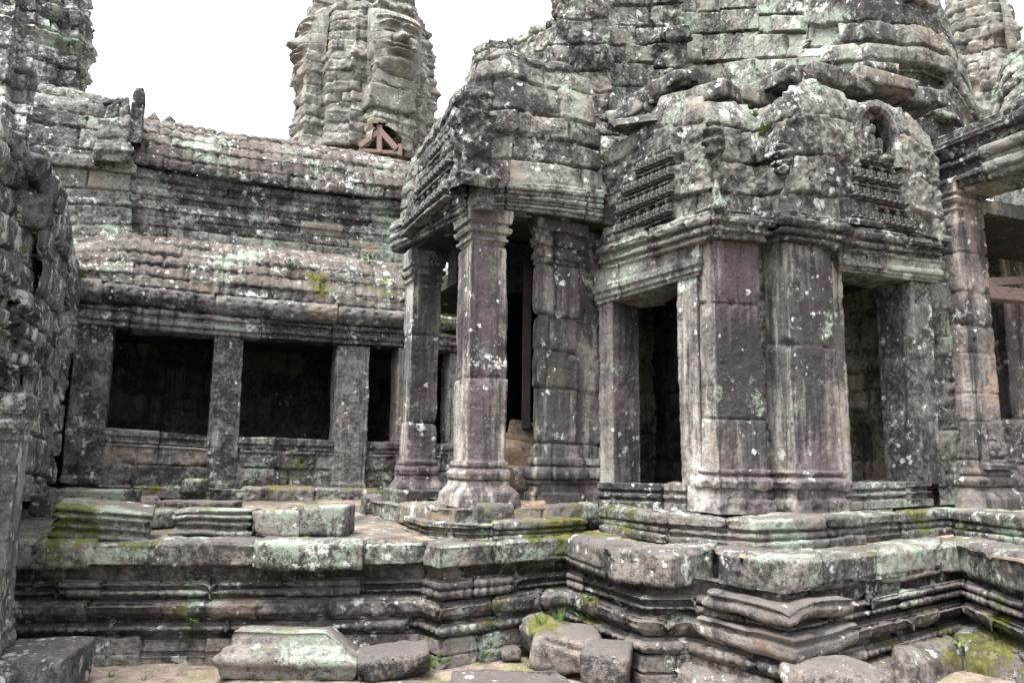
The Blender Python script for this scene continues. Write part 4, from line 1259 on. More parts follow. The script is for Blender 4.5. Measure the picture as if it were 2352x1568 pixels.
    strip('upper_roof', ur, [(0, -.2), (0, .04), (.1, .05), (.35, -.02), (.6, -.20), (.8, -.5), (.93, -.85), (1, -1.15), (.97, -1.5)], M_ROOF, t, res=.0175, seed=111, ch=(.2149, .2151), bl=(.6, 1.1), jd=.035, jw=.010, off=.018, tilt=.02, rough=.010, rd=.003, holes=0, chip=.04,
          feats=[ribs(.165, .050, .215, .016, seed=4)])
    # taller end bay on the left with a broken pier and a standing post
    YB = 12.25
    bay = [V(60, 185, 560, back=.5, Y=YB), V(125, 198, 560, back=.5, Y=YB), V(200, 212, 560, back=.5, Y=YB), V(262, 226, 560, back=.4, Y=YB), V(300, 232, 560, back=.4, Y=YB), ]
    bay.append((bay[-1][0], YB + 1.2, bay[-1][2], bay[-1][3]))
    strip('end_bay', bay, [(0, .05), (.25, .05), (.27, 0), (.42, .0), (.45, .06), (.5, .06), (.52, .0), (.62, -.02), (.85, -.18), (.95, -.35), (1, -.6), (1, -.9)], M_WALL, t, res=.0175, seed=112, ch=(.22, .36), bl=(.5, 1.0), jd=.03, off=.02, rough=.02, rd=.012, chip=.05, top_rag=.03)
    pr = [V(232, 238, 372, Y=YB - .22), V(296, 222, 374, Y=YB - .22)]
    strip('broken_pier', [(pr[0][0], YB + .3, pr[0][2], pr[0][3]), *pr, (pr[1][0], YB + .8, pr[1][2], pr[1][3])], [(0, -.1), (0, .05), (.12, .06), (.3, .0), (.7, -.02), (1, -.06), (1, -.4)], M_WALL, t, res=.018, seed=113, ch=(.22, .36), bl=(.35, .6), jd=.04, off=.04, tilt=.05, rough=.03, rd=.02, chip=.06)
    a, b = V(304, 198, 280, Y=YB - .1), V(331, 198, 280, Y=YB - .1)
    strip('ridge_post', boxpath(a[0], YB - .1, b[0], YB + .12, a[2] - .3, a[3]), [(0, 0), (.9, 0), (1, -.03), (1, -.1)], M_WALL, t, res=.018, seed=114, blockless=True, closed=True, rough=.02)
    # dark inside
    a, b = V(150, 700, 1100, Y=YW + 2.0), V(1100, 700, 1100, Y=YW + 2.0)
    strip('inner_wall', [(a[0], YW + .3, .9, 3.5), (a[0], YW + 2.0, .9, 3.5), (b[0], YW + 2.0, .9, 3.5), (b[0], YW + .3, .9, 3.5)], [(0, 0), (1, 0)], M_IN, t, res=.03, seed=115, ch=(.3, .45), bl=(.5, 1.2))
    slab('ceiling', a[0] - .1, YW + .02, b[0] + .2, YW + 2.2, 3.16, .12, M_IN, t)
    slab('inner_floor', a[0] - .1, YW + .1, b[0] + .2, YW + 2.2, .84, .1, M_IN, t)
    # the small corner mass seen through the porch
    return t


gallery()


# ------------------------------------------------------------------ ruined building on the left edge
def left_ruin():
    X = -1.09
    t = thing('ruined_building', 'dark weathered stone building with collapsing courses and a pillar at left edge', 'building', (X, 6.5, 0))
    def LQ(y, top, bot, X=X):
        return (X, y, zrow(X, y, bot), zrow(X, y, top))
    upp = [LQ(4.6, 200, 850), LQ(5.6, 270, 870), LQ(6.69, 322, 893), LQ(7.86, 378, 920), LQ(8.1, 388, 925)]
    strip('upper_wall', upp, [(0, -.5), (0, .03), (.05, .03), (.055, .0), (.09, .0), (.095, .05), (.15, .06), (.155, .01), (.2, .01), (.205, .05), (.27, .06), (.28, .02), (.33, .02), (.34, .07), (.38, .06), (.4, .02), (.6, .0), (.8, .02), (.86, .05), (1, .02), (1, -.5)], M_LEFT, t, res=.0145, seed=121,
          ch=(.17, .30), bl=(.3, .7), jd=.06, jw=.012, off=.045, tilt=.04, rough=.018, rd=.010, rw=.02, chip=.06, top_rag=.03)
    strip('backing', [(X - .35, 4.4, .5, 3.6), (X - .35, 11.6, .5, 3.6)], [(0, 0), (1, 0)], M_LEFT, t, res=.05, seed=120)
    low = [LQ(7.6, 370, 1150), LQ(7.9, 380, 1150), LQ(9.2, 432, 1150, X - .06), LQ(10.2, 470, 1150, X - .10), LQ(10.9, 520, 1150, X - .14), (X - .05, 11.0, .8, zrow(X, 11, 580)), (X - .05, 11.45, .8, zrow(X, 11.3, 600))]
    strip('lower_wall', low, [(0, 0), (.45, .0), (.47, .02), (.6, .02), (.62, .05), (.72, .05), (.74, .02), (.88, .04), (1, .0), (1, -.5)], M_LEFT, t, res=.016, seed=122, ch=(.25, .42), bl=(.35, .8), jd=.06, jw=.012, off=.045, tilt=.04, rough=.018, rd=.010,
          chip=.07, top_rag=.05)
    sq_pillar('pillar', 0, -1.26, 5.66, -.80, 6.10, .05, zrow(-1.0, 5.9, 905), M_LEFT, t, 123, spread=.05)
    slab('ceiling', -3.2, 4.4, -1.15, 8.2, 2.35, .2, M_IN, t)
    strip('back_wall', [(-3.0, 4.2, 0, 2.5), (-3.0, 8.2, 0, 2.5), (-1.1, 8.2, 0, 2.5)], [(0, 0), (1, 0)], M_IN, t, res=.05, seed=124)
    # tumbled stones still lying in the wall head
    for i, (px, py, y, sz, rt_) in enumerate(((20, 372, 6.9, (.5, .55, .2), (.1, .25, .1)), (55, 425, 7.6, (.5, .7, .22), (0, .2, -.1)), (112, 452, 9.3, (.3, .5, .14), (0, .12, 0)), (35, 480, 7.0, (.4, .45, .28), (.1, .1, .3)),
                                              (75, 530, 7.9, (.3, .45, .3), (0, .1, 0)))):
        o = stone_block('tumbled_stone', sz, PXYZ(px, py, Y=y), rt_, M_LEFT, 130 + i, .03, .016, res=.02)
        o.parent = t
        o.matrix_parent_inverse = Matrix.Translation(-t.location)
    return t


left_ruin()


# ------------------------------------------------------------------ far towers
def face_mesh(name, w_, h_, dep, mat, parent, loc, rz, seed=0):
    n, m = 150, 170
    u, v = np.meshgrid(np.linspace(-1, 1, n), np.linspace(-1.15, 1.1, m), indexing='ij')
    g = lambda cx, cy, rx, ry: np.exp(-((u - cx) / rx) ** 2 - ((v - cy) / ry) ** 2)
    jaw = 1 - .22 * sstep(-.1, -1.1, v)
    uu = u / jaw
    d = .62 * np.sqrt(np.maximum(1 - np.abs(uu) ** 2.6, 0)) * np.power(np.maximum(1 - np.abs(v / 1.16) ** 3.4, 0), .5)
    brow = .34 + .10 * np.cos(np.clip((np.abs(u) - .36) * 4, -1.5, 1.5))
    e = 0 * u
    e += .10 * np.exp(-((v - brow - .10) / .05) ** 2) * sstep(.85, .6, np.abs(u)) * sstep(.02, .12, np.abs(u))
    for sx in (-1, 1):
        e -= .20 * g(sx * .36, .30, .24, .12)
        e += .17 * g(sx * .38, .28, .17, .07)
        e -= .09 * np.exp(-((v - .215 + .1 * (u - sx * .38) ** 2) / .02) ** 2) * np.exp(-((u - sx * .38) / .2) ** 4)
        e += .10 * g(sx * .5, -.10, .22, .22)
        e += .17 * g(sx * .15, -.06, .085, .075)
        e -= .10 * g(sx * .34, -.20, .06, .2)
    nose = np.exp(-(u / (.085 + .08 * sstep(.35, -.1, v))) ** 2) * sstep(.46, .0, v) * sstep(-.17, -.12, v)
    e += .34 * nose * (.30 + .70 * sstep(.4, -.05, v))
    smile = .22 * u * u
    for cy, th, hh, ww in ((-.32, .05, .20, .50), (-.46, .06, .20, .42)):
        e += hh * np.exp(-((v - cy - smile) / th) ** 2) * np.exp(-(u / ww) ** 4)
    e -= .14 * np.exp(-((v + .395 - smile) / .018) ** 2) * np.exp(-(u / .44) ** 4)
    e -= .11 * g(0, -.59, .34, .06)
    e += .15 * g(0, -.76, .28, .13)
    e += .10 * np.exp(-((v - .70) / .05) ** 2) * (np.abs(u) < .85)       # diadem
    e += .04 * np.sin(u * 40) * np.exp(-((v - .85) / .10) ** 2)
    d = d + e
    P0_ = np.stack([u * w_ / 2, 0 * u, v * h_ / 2], -1)
    rng = np.random.default_rng(seed)
    dS, dA, lS, lA, R, HW = blocks(P0_[..., 0] + 9, P0_[..., 2] + 9, 18, 18, rng, (.22, .34), (.35, .7), None, .02, seed)
    ej = np.minimum(dS, dA)
    y = -d * dep + .014 * np.exp(-(ej / .014) ** 2) + .004 * R[..., 0] + .006 * fbm(P0_, 5, 3, seed)
    P0_[..., 1] = y
    o = raw_mesh(name, P0_.reshape(-1, 3), grid_quads(n, m), mat, None, .5 + .5 * R[..., 3])
    o.location = loc
    o.rotation_euler = (-.05, 0, rz)
    o.parent = parent
    o.matrix_parent_inverse = Matrix.Translation(-parent.location)
    return o


def tower(name, label, px, d, rb, rtop, half, prof, mat, seed, res=.05, ch=(.3, .45), bl=(.5, 1.1), feats=(), rot=-YAW * .75, opening=None):
    c = W(px, 130, d=d)
    zb, zt_ = zrow(c[0], c[1], rb), zrow(c[0], c[1], rtop)
    th = thing(name, label, 'tower', (c[0], c[1], zb))
    a, b, e = half, half * .74, half * .50
    pl = [(-b, -e), (-e - .0, -e - .16 * half), (-e, -b), (-e * .6, -b), (-e * .6, -a), (e * .6, -a), (e * .6, -b), (e, -b), (e, -e - .16 * half), (b, -e), (b, -e * .6), (a, -e * .6), (a, e * .6), (b, e * .6), (b, b), (-b, b), (-b, e * .6), (-a, e * .6), (-a, -e * .6), (-b, -e * .6)]
    ca, sa = math.cos(rot), math.sin(rot)
    path = [(c[0] + x * ca - y * sa, c[1] + x * sa + y * ca, zb, zt_) for x, y in pl]
    strip('tower_body', path, prof, mat, th, res=res, seed=seed, ch=ch, bl=bl, jd=.06, jw=.02, off=.045, tilt=.03, rough=.03, rd=.012, rw=.03, holes=0, chip=.07, closed=True, feats=feats, opening=opening)
    cw = half * 1.02
    q = [(c[0] + x * ca - y * sa, c[1] + x * sa + y * ca, zt_ - .3) for x, y in ((-cw * .6, -cw * .6), (cw * .6, -cw * .6), (cw * .6, cw * .6), (-cw * .6, cw * .6))]
    raw_mesh('tower_light_stop', q, [(0, 1, 2, 3)], mat, th, smooth=False)  # unseen plate, added to keep daylight out of the hollow tower
    return th, c, zb, zt_, (ca, sa)


def pix(P):
    q = P - CAMP
    dpt = q @ fw
    return CX + F * (q @ rt) / dpt, CY - F * (q @ up) / dpt


def hollow(c):
    px, py = pix(c['P'])
    return (np.abs(px - 874) < 50) & (py - .75 * np.maximum(np.abs(px - 868) - 16, 0) > 286) & (py < 362) & (c['seg'] == 4)[:, None]


def far_things():
    # centre face tower
    D = 24.0
    th, c, zb, zt_, (ca, sa) = tower('face_tower', 'tall weathered tower with a great carved smiling face above the gallery roof', 846, D, 385, -140, 2.2,
                                     [(0, .04), (.10, .04), (.12, .0), (.27, .0), (.30, .08), (.36, .08), (.40, .0), (.52, -.08), (.62, -.24), (.73, -.52), (.85, -.9), (1, -1.3), (1, -1.5)], M_FACE, 141, res=.04, ch=(.28, .40),
                                     feats=[lambda c: .07 * fbm(c['P'], 1.6, 2, 76) + .03 * fbm(c['P'], 5, 2, 77) + .03 * np.sin(c['A'] * 14) * sstep(0, .2, vnoise(c['P'] * .7, 5)),
                                            ], rot=.16, opening=hollow)
    RT, A_ = .16, 2.2
    def tf(x, y, row):
        X_, Y_ = c[0] + x * ca - y * sa, c[1] + x * sa + y * ca
        return (X_, Y_, zrow(X_, Y_, row))
    face_mesh('carved_face', 1.72, 1.90, 1.0, M_FACE, th, tf(.04, -A_ + .24, 112), RT - .04, 5)
    face_mesh('carved_face', 1.8, 2.0, 1.0, M_FACE, th, tf(-A_ + .52, .1, 120), RT - math.pi / 2, 6)
    # panel stones under the chin
    for i, (x, row, w_, h_, y) in enumerate(((-.05, 236, 1.5, .70, .27), (.0, 194, 1.3, .42, .30))):
        o = stone_block('panel', (w_, .7, h_), tf(x, -A_ + y, row), (0, 0, RT), M_FACE, 150 + i, .05, .02, res=.05)
        o.parent = th
        o.matrix_parent_inverse = Matrix.Translation(-th.location)
    # timber prop in the broken opening
    tb = thing('timber_prop', 'triangular brown timber frame propping the broken opening under the carved face', 'timber frame', PXYZ(872, 358, d=D - 2.08))
    def beam(p, q, th_=.12, dd=D - 2.08):
        a, b = np.array(PXYZ(*p, d=dd)), np.array(PXYZ(*q, d=dd))
        beam_between('beam', a, b, th_, M_TIMB, tb)
    beam((872, 288), (872, 352), .15)
    beam((872, 302), (826, 338), .15)
    beam((872, 300), (912, 344), .17)
    beam((825, 345), (915, 352), .10)
    beam((919, 332), (919, 358), .12)
    # left tower
    th2, c2, zb2, zt2, _ = tower('stone_tower', 'dark bluish stone tower rising at the upper left behind the gallery end', 55, 15.0, 420, -160, 1.15,
                                 [(0, .1), (.2, .1), (.22, 0), (.5, .0), (.52, .06), (.62, .0), (.78, -.14), (.9, -.3), (1, -.5)], M_LEFT, 142, res=.03, ch=(.26, .38),
                                 feats=[lambda c: .04 * fbm(c['P'], 2.4, 3, 78) + .04 * np.sin(c['A'] * 11) * (vnoise(c['P'] * .9, 5) > 0)])
    # distant face tower, upper right
    th3, c3, zb3, zt3, _ = tower('face_tower', 'distant face tower in profile against the sky at the upper right corner', 2250, 24.0, 330, -90, .95,
                                 [(0, .1), (.3, .05), (.5, .0), (.7, .0), (.85, -.1), (1, -.4)], M_FACE, 143, res=.045, feats=[lambda c: .08 * fbm(c['P'], 2, 3, 79)])
    l = W(2308, 72, d=23.4)
    face_mesh('carved_face', 1.3, 1.7, .5, M_FACE, th3, (l[0], l[1], l[2]), -YAW + .95, 7)
    # rubble mass below it
    m = thing('ruined_wall', 'broken stone wall under the distant face tower at the right edge', 'wall', (12, 8, 0))
    def Q(px, Y, top):
        p = W(px, 250, Y=Y)
        return (p[0], p[1], 3.0, zrow(p[0], p[1], top))
    strip('wall', [Q(2262, 8.6, 200), Q(2300, 8.3, 135), Q(2352, 8.0, 98), Q(2440, 7.6, 60)], [(0, 0), (.4, 0), (.45, .08), (.6, .05), (1, -.2), (1, -.8)], M_TOW, m, res=.025, seed=144, ch=(.2, .34), bl=(.4, .9), off=.05, tilt=.05, jd=.05, jw=.014, rough=.04, rd=.02, chip=.07, top_rag=.06)
    # two finials far behind the ridge
    for i, (px, lab) in enumerate(((348, 'small pointed stone finial beside the ridge post'), (385, 'small pointed stone finial further from the ridge post'))):
        p = W(px, 300, d=20)
        zt_ = zrow(p[0], p[1], 256 + i * 6)
        o = stone_block('stone_finial', (.44, .4, 1.3), (p[0], p[1], zt_ - .65), (0, 0, .2), M_TOW, 170 + i, .06, .05, res=.05, cut=[((.75, 0, .66), .37), ((-.75, 0, .66), .37)])
        tag(o, lab, 'finial', 'pointed finials behind the ridge')


M_DARK = stone('shaded_stone', mid=(.10, .09, .08), dark=(.04, .035, .03), green=0, white=.0, moss=0, streak=.4, seed=17)
far_things()


# ------------------------------------------------------------------ side pavilion, right edge
def pavilion():
    t = thing('stone_pavilion', 'open stone pavilion with a pinkish pillar and moulded architrave at right edge', 'pavilion', (7.2, 5.2, 1.05))
    zt_ = zrow(7.28, 5.25, 440)
    sq_pillar('pillar', 0, 7.07, 5.02, 7.47, 5.44, 1.03, zt_, M_ORG, t, 181, spread=.11, lean=(-.05, .0), ch=(.25, .42))
    strip('pillar', boxpath(7.05, 3.2, 7.45, 3.6, 0.0, zt_), [(0, 0), (1, 0)], M_ORG, t, res=.04, seed=182, closed=True)
    X = 7.0
    ap = [(0, -.5), (0, 0), (.08, .01), (.12, .04), (.2, .04), (.23, .01), (.34, .01), (.38, .06), (.46, .07), (.5, .03), (.66, .03), (.7, .09), (.8, .10), (.84, .05), (.96, .06), (1, .02), (1, -.4)]
    pth = [(X + .5, 5.72, *V(2148, 322, 450, X=X)[2:]), (X, 5.72, *V(2148, 322, 450, X=X)[2:]), V(2352, 236, 380, X=X), V(2560, 130, 295, X=X)]
    strip('architrave', pth, ap, M_WALL, t, res=.014, seed=183, courses=[.42, .9], bl=(.8, 1.4), jd=.04, jw=.012, off=.02, tilt=.02, rough=.015, rd=.012, chip=.05, feats=[beads(.51, .65, .07, .018), beads(.24, .33, .06, .014)])
    # inside
    p0, p1 = W(2268, 470, Y=6.9), W(2420, 480, Y=6.9)
    strip('rear_lintel', [(p0[0], 6.9, zrow(p0[0], 6.9, 512), zrow(p0[0], 6.9, 432)), (p1[0], 6.9, zrow(p1[0], 6.9, 540), zrow(p1[0], 6.9, 452))], [(0, -.4), (0, 0), (.2, .0), (.25, .04), (.5, .04), (.55, .1), (1, .1)], M_WALL, t, res=.018, seed=184, courses=[], bl=(.8, 1.3))
    a, b = W(2312, 780, Y=6.9), W(2372, 780, Y=6.9)
    strip('rear_pillar', boxpath(a[0], 6.9, b[0], 7.3, 1.0, zrow(a[0], 6.9, 512)), [(0, .05), (.08, .05), (.1, 0), (.86, 0), (.88, .05), (1, .08)], M_COL, t, res=.018, seed=185, closed=True, ch=(.4, .8), bl=(1, 2))
    strip('rear_wall', [(7.6, 8.8, 1.0, 4.4), (13.5, 8.8, 1.0, 4.4)], [(0, 0), (1, 0)], M_IN, t, res=.05, seed=186)
    strip('low_wall', [(*W(2296, 1040, Y=6.0)[:2], 1.0, zrow(*W(2296, 1040, Y=6.0)[:2], 962)), (*W(2440, 1040, Y=6.0)[:2], 1.0, zrow(*W(2440, 1040, Y=6.0)[:2], 968))], [(0, .05), (.5, .05), (.52, 0), (1, 0), (1, -.5)], M_TER, t, res=.018, seed=187, ch=(.18, .28), bl=(.5, 1))
    slab('ceiling', 7.3, 5.6, 13.5, 9.0, 4.25, .15, M_IN, t)
    tb = thing('timber_beam', 'horizontal timber prop wedged between pillars inside the right pavilion', 'timber beam', PXYZ(2330, 680, Y=6.2))
    beam_between('plank', PXYZ(2262, 650, Y=5.9), PXYZ(2420, 640, Y=6.6), .10, M_TIMB, tb)
    beam_between('beam', PXYZ(2258, 672, Y=5.9), PXYZ(2420, 690, Y=6.1), .16, M_TIMB, tb)
    # small carved stele at the foot of the pillar
    s = PXYZ(2300, 1075, Y=4.93)
    o = thing('carved_stele', 'small carved stone niche with a seated figure at the foot of the pinkish pillar', 'carving', (s[0], 4.93, 1.25))
    x0, x1 = W(2268, 1030, Y=4.95)[0], W(2318, 1030, Y=4.95)[0]
    z0, z1 = zrow(x0, 4.95, 1078), zrow(x0, 4.95, 972)
    strip('niche', [(x0, 5.15, z0, z1), (x0, 4.95, z0, z1), (x1, 4.95, z0, z1 - .12), (x1, 5.3, z0, z1 - .12)], [(0, .04), (.12, .04), (.15, 0), (.75, -.01), (1, -.06), (1, -.16)], M_ORG, o, res=.01, seed=188, blockless=True, rough=.012,
          feats=[figures([(.2 + .5 * (x1 - x0), z0 + .1, .24)], .06), recess(.2 + .1 * (x1 - x0), .2 + .9 * (x1 - x0), z0 + .08, z1 - .05, .04)])
    return t


pavilion()

# ------------------------------------------------------------------ loose stones
mould = [(-1, .0), (-.6, .0), (-.5, .05), (-.35, .05), (-.25, .01), (0, .01), (.08, .05), (.25, .05), (.32, .0), (.6, .0), (.66, .04), (.78, .04), (.84, .0), (1, .0)]


def loose(name, label, px0, px1, topf, bot, zf, dep, ang, mat=None, seed=0, sink=.01, tilt=(0, 0), grp=None, wf=1.0, cat='stone block', **kw):
    p = W((px0 + px1) / 2, bot, z=zf)
    d = p[0] * FH[0] + p[1] * FH[1]
    wd = (px1 - px0) * d / F * wf
    h = (bot - topf) * d / F
    kw['rough'] = kw.get('rough', .02) * .6
    kw['rad'] = kw.get('rad', .03) * .6
    c = (p[0] + FH[0] * dep / 2, p[1] + FH[1] * dep / 2, zf + h / 2 - sink)
    o = stone_block(name, (wd, dep, h), c, (tilt[0], tilt[1], -YAW + ang), mat or M_BLK, seed, res=.017, **kw)
    return tag(o, label, cat, grp)


G1, G2 = 'fallen blocks lying along the terrace edge', 'fallen stones on the ground'
loose('stone_block', 'long plain block with a pale flat top, rearmost at the left end of the terrace', 104, 274, 1124, 1186, .85, .42, .05, seed=1, grp=G1, rough=.018)
loose('stone_block', 'moulded dark block tilted with its corner out, largest on the left of the terrace', 84, 306, 1164, 1234, .87, .55, .40, seed=2, grp=G1, prof=mould, tilt=(.08, .10), wf=.92, rough=.012)
loose('stone_block', 'small greenish cube perched on a flat slab before the first window', 414, 461, 1098, 1134, .945, .22, -.1, seed=3, grp=G1, rough=.02, tilt=(0, .08))
loose('stone_block', 'thin greenish slab carrying the small cube', 398, 478, 1128, 1149, .85, .3, .05, seed=4, grp=G1, rough=.012)
loose('stone_block', 'long moulded block with a broken right end in the middle of the terrace row', 386, 572, 1170, 1230, .85, .36, .06, seed=5, grp=G1, prof=mould, rough=.018, cut=[((.75, 0, -.66), .30)])
loose('stone_block', 'flat weathered slab lying behind the long moulded block', 354, 530, 1150, 1172, .85, .35, .1, seed=6, grp=G1, mat=M_SLAB, rough=.016)
loose('stone_block', 'narrow greenish end stone left of the long moulded block', 330, 384, 1172, 1210, .85, .3, .1, seed=7, grp=G1, rough=.018)
loose('stone_block', 'squarish block with lichen stripes, second from the right in the terrace row', 574, 680, 1172, 1231, .85, .34, .04, seed=8, grp=G1, rough=.02)
loose('stone_block', 'smooth pale green block at the right end of the terrace row', 668, 792, 1163, 1232, .85, .36, -.08, seed=9, grp=G1, rough=.012)
loose('stone_block', 'rounded carved stone behind the tilted moulded block', 284, 344, 1142, 1164, .85, .35, .5, seed=10, grp=G1, mat=M_SLAB, rough=.025, rad=.07)
loose('mossy_stone', 'mossy rough stone beside the dark left pillar', 58, 104, 1132, 1186, .85, .3, .2, seed=11, rough=.03, mat=M_TER, grp=G1)
loose('stone_block', 'grey flat-topped block at the bottom left corner of the photo', -75, 110, 1520, 1620, 0, .55, .12, seed=12, grp=G2, rough=.02, mat=M_LEFT)
loose('fallen_moulding', 'large fallen moulded stone with a sloping broken end left of centre on the ground', 492, 812, 1470, 1566, -.01, .50, .10, seed=13, grp=G2, cat='fallen stone', rough=.02, prof=[(-1, .05), (-.5, .03), (-.35, .0), (0, .0), (.1, .04), (.3, .05), (.42, .09), (.6, .09), (1, .10)],
      cut=[((.62, 0, .78), .255), ((-.9, 0, -.4), .46)], tilt=(-.05, .02))
loose('fallen_stone', 'low flat stone with a slanted top right of the large moulded stone', 812, 976, 1508, 1562, 0, .40, .16, seed=14, grp=G2, cat='fallen stone', mat=M_SLAB, rough=.028, tilt=(.02, -.14), cut=[((.3, -.6, -.7), .17)])
loose('fallen_stone', 'rounded mossy stone leaning against the inner corner of the terrace wall', 1196, 1296, 1432, 1518, .02, .34, .3, seed=15, grp=G2, cat='fallen stone', rough=.03, rad=.10, tilt=(.1, -.35), wf=.8)
loose('fallen_stone', 'big grey boulder-like block right of centre on the ground', 1228, 1404, 1468, 1548, .0, .46, -.18, seed=16, grp=G2, cat='fallen stone', rough=.045, rad=.14, tilt=(.14, .08), wf=.98, mat=M_SLAB)
loose('fallen_stone', 'pinkish squared stone in front of the big grey block at the bottom edge', 1342, 1460, 1504, 1590, .0, .36, -.25, seed=17, grp=G2, cat='fallen stone', mat=M_SLAB, rough=.02, rad=.05, tilt=(.08, .05), wf=.9)
loose('fallen_stone', 'small round pebble-like stone before the mossy corner', 1150, 1192, 1488, 1516, .0, .16, .2, seed=18, grp=G2, cat='fallen stone', mat=M_SLAB, rough=.02, rad=.05)
loose('paving_slab', 'worn flat slab sunk in the ground at the bottom centre', 1034, 1310, 1590, 1602, -.02, .55, .05, seed=19, cat='slab', mat=M_SLAB, rough=.028, rad=.05)
loose('paving_slab', 'smaller worn slab in front of the terrace corner', 890, 1130, 1604, 1616, -.02, .42, -.1, seed=20, cat='slab', mat=M_SLAB, rough=.02, rad=.05)
loose('fallen_stone', 'flat-topped pinkish stone at the bottom edge below the right corner', 1856, 2056, 1556, 1640, .12, .4, .3, seed=21, grp=G2, cat='fallen stone', mat=M_SLAB, rough=.02, rad=.04)
loose('mossy_stone', 'bright moss-covered stone wedged between the porch and the door step', 1340, 1396, 1172, 1212, .86, .3, .3, seed=22, mat=None, rough=.03, rad=.06, cut=[((-.8, -.2, .6), .07)])
# the footing course in front of the right hand wall
def footing():
    t = thing('kerb_course', 'slanting row of big footing stones along the foot of the right terrace wall', 'kerb', (*wz(1500, 1500, .15), 0))
    q = [wz(1290, 1440, .14), wz(1400, 1470, .16), wz(1740, 1540, .22), wz(1830, 1548, .24), wz(2200, 1470, .24), wz(2420, 1520, .24)]
    pth = [(x, y, -.06, .16 + .012 * i) for i, (x, y) in enumerate(q)]
    strip('footing', pth, [(0, .06), (.7, .03), (.95, -.02), (1, -.08), (1.02, -.5)], M_TER, t, res=.016, seed=191, courses=[], bl=(.4, .9), jd=.05, jw=.012, off=.03, tilt=.05, rough=.022, rd=.02, chip=.05)


footing()


# ------------------------------------------------------------------ small plants rooted where the stone is
DG = bpy.context.evaluated_depsgraph_get()


def hit(px, py):
    r = Vector(fw + rt * ((px - CX) / F) + up * ((CY - py) / F)).normalized()
    ok, p, n, _, _, _ = SC.ray_cast(DG, Vector(CAMP), r)
    return (p, n) if ok else (None, None)


def leaf(vs, qs, o, d, side, L, w_, droop, n=5):
    """one blade or leaf from o along d, widest near the middle, bending down"""
    b = len(vs)
    for k in range(n + 1):
        t = k / n
        c = o + d * (L * t) + Vector((0, 0, -droop * L * t * t))
        ww = w_ * (math.sin(math.pi * min(1, .12 + .88 * t)) ** .8 if k < n else 0.02)
        vs.append(tuple(c - side * ww)); vs.append(tuple(c + side * ww))
    for k in range(n):
        i = b + 2 * k
        qs.append((i, i + 1, i + 3, i + 2))


def plant(name, label, cat, px, py, kind, size, n, seed, grp):
    p, nr = hit(px, py)
    if p is None: return
    rng = random.Random(seed)
    vs, qs = [], []
    out = Vector((nr.x, nr.y, max(0, nr.z))) * .5
    n = n * (2 if kind != 'fern' else 1)
    for k in range(n):
        a = rng.uniform(0, 2 * math.pi)
        hz = Vector((math.cos(a), math.sin(a), 0))
        if kind == 'grass':
            d = (hz * rng.uniform(.2, .7) + Vector((0, 0, 1)) + out).normalized()
            side = d.cross(Vector((hz.y, hz.x, .2))).normalized()
            leaf(vs, qs, p + hz * rng.uniform(0, .25) * size, d, side, size * rng.uniform(.5, 1.1), size * .009 + .0008, rng.uniform(.1, .5))
        elif kind == 'fern':
            d = (hz * .5 + Vector((0, 0, .9)) + out * 1.2).normalized()
            L = size * rng.uniform(.7, 1.1)
            sd = d.cross(Vector((0, 0, 1))).normalized() if abs(d.z) < .98 else Vector((1, 0, 0))
            for q in range(9):
                t = (q + 1.5) / 10.5
                c = p + d * (L * t) + Vector((0, 0, -.25 * L * t * t))
                for sg in (-1, 1):
                    leaf(vs, qs, c, (sd * sg + d * .35).normalized(), d, L * .24 * (1.05 - t), L * .035, .1, 3)
        else:
            d = (hz * .8 + Vector((0, 0, rng.uniform(.1, .9))) + out * 1.3).normalized()
            o = p + hz * rng.uniform(0, .7) * size + Vector((0, 0, rng.uniform(0, .8) * size)) + out * .2 * size
            side = d.cross(Vector((rng.uniform(-.3, .3), rng.uniform(-.3, .3), 1))).normalized()
            sv = o - p
            if sv.length > 1e-4:
                leaf(vs, qs, p, sv.normalized(), side, sv.length * 1.03, size * .012, 0, 2)
            leaf(vs, qs, o, d, side, size * rng.uniform(.25, .45), size * .12, .2, 4)
    vs = [tuple(Vector(v) - p) for v in vs]
    o = raw_mesh(name, vs, qs, M_LEAF if kind != 'grass' else M_GRASS)
    o.location = p
    tag(o, label, cat, grp)


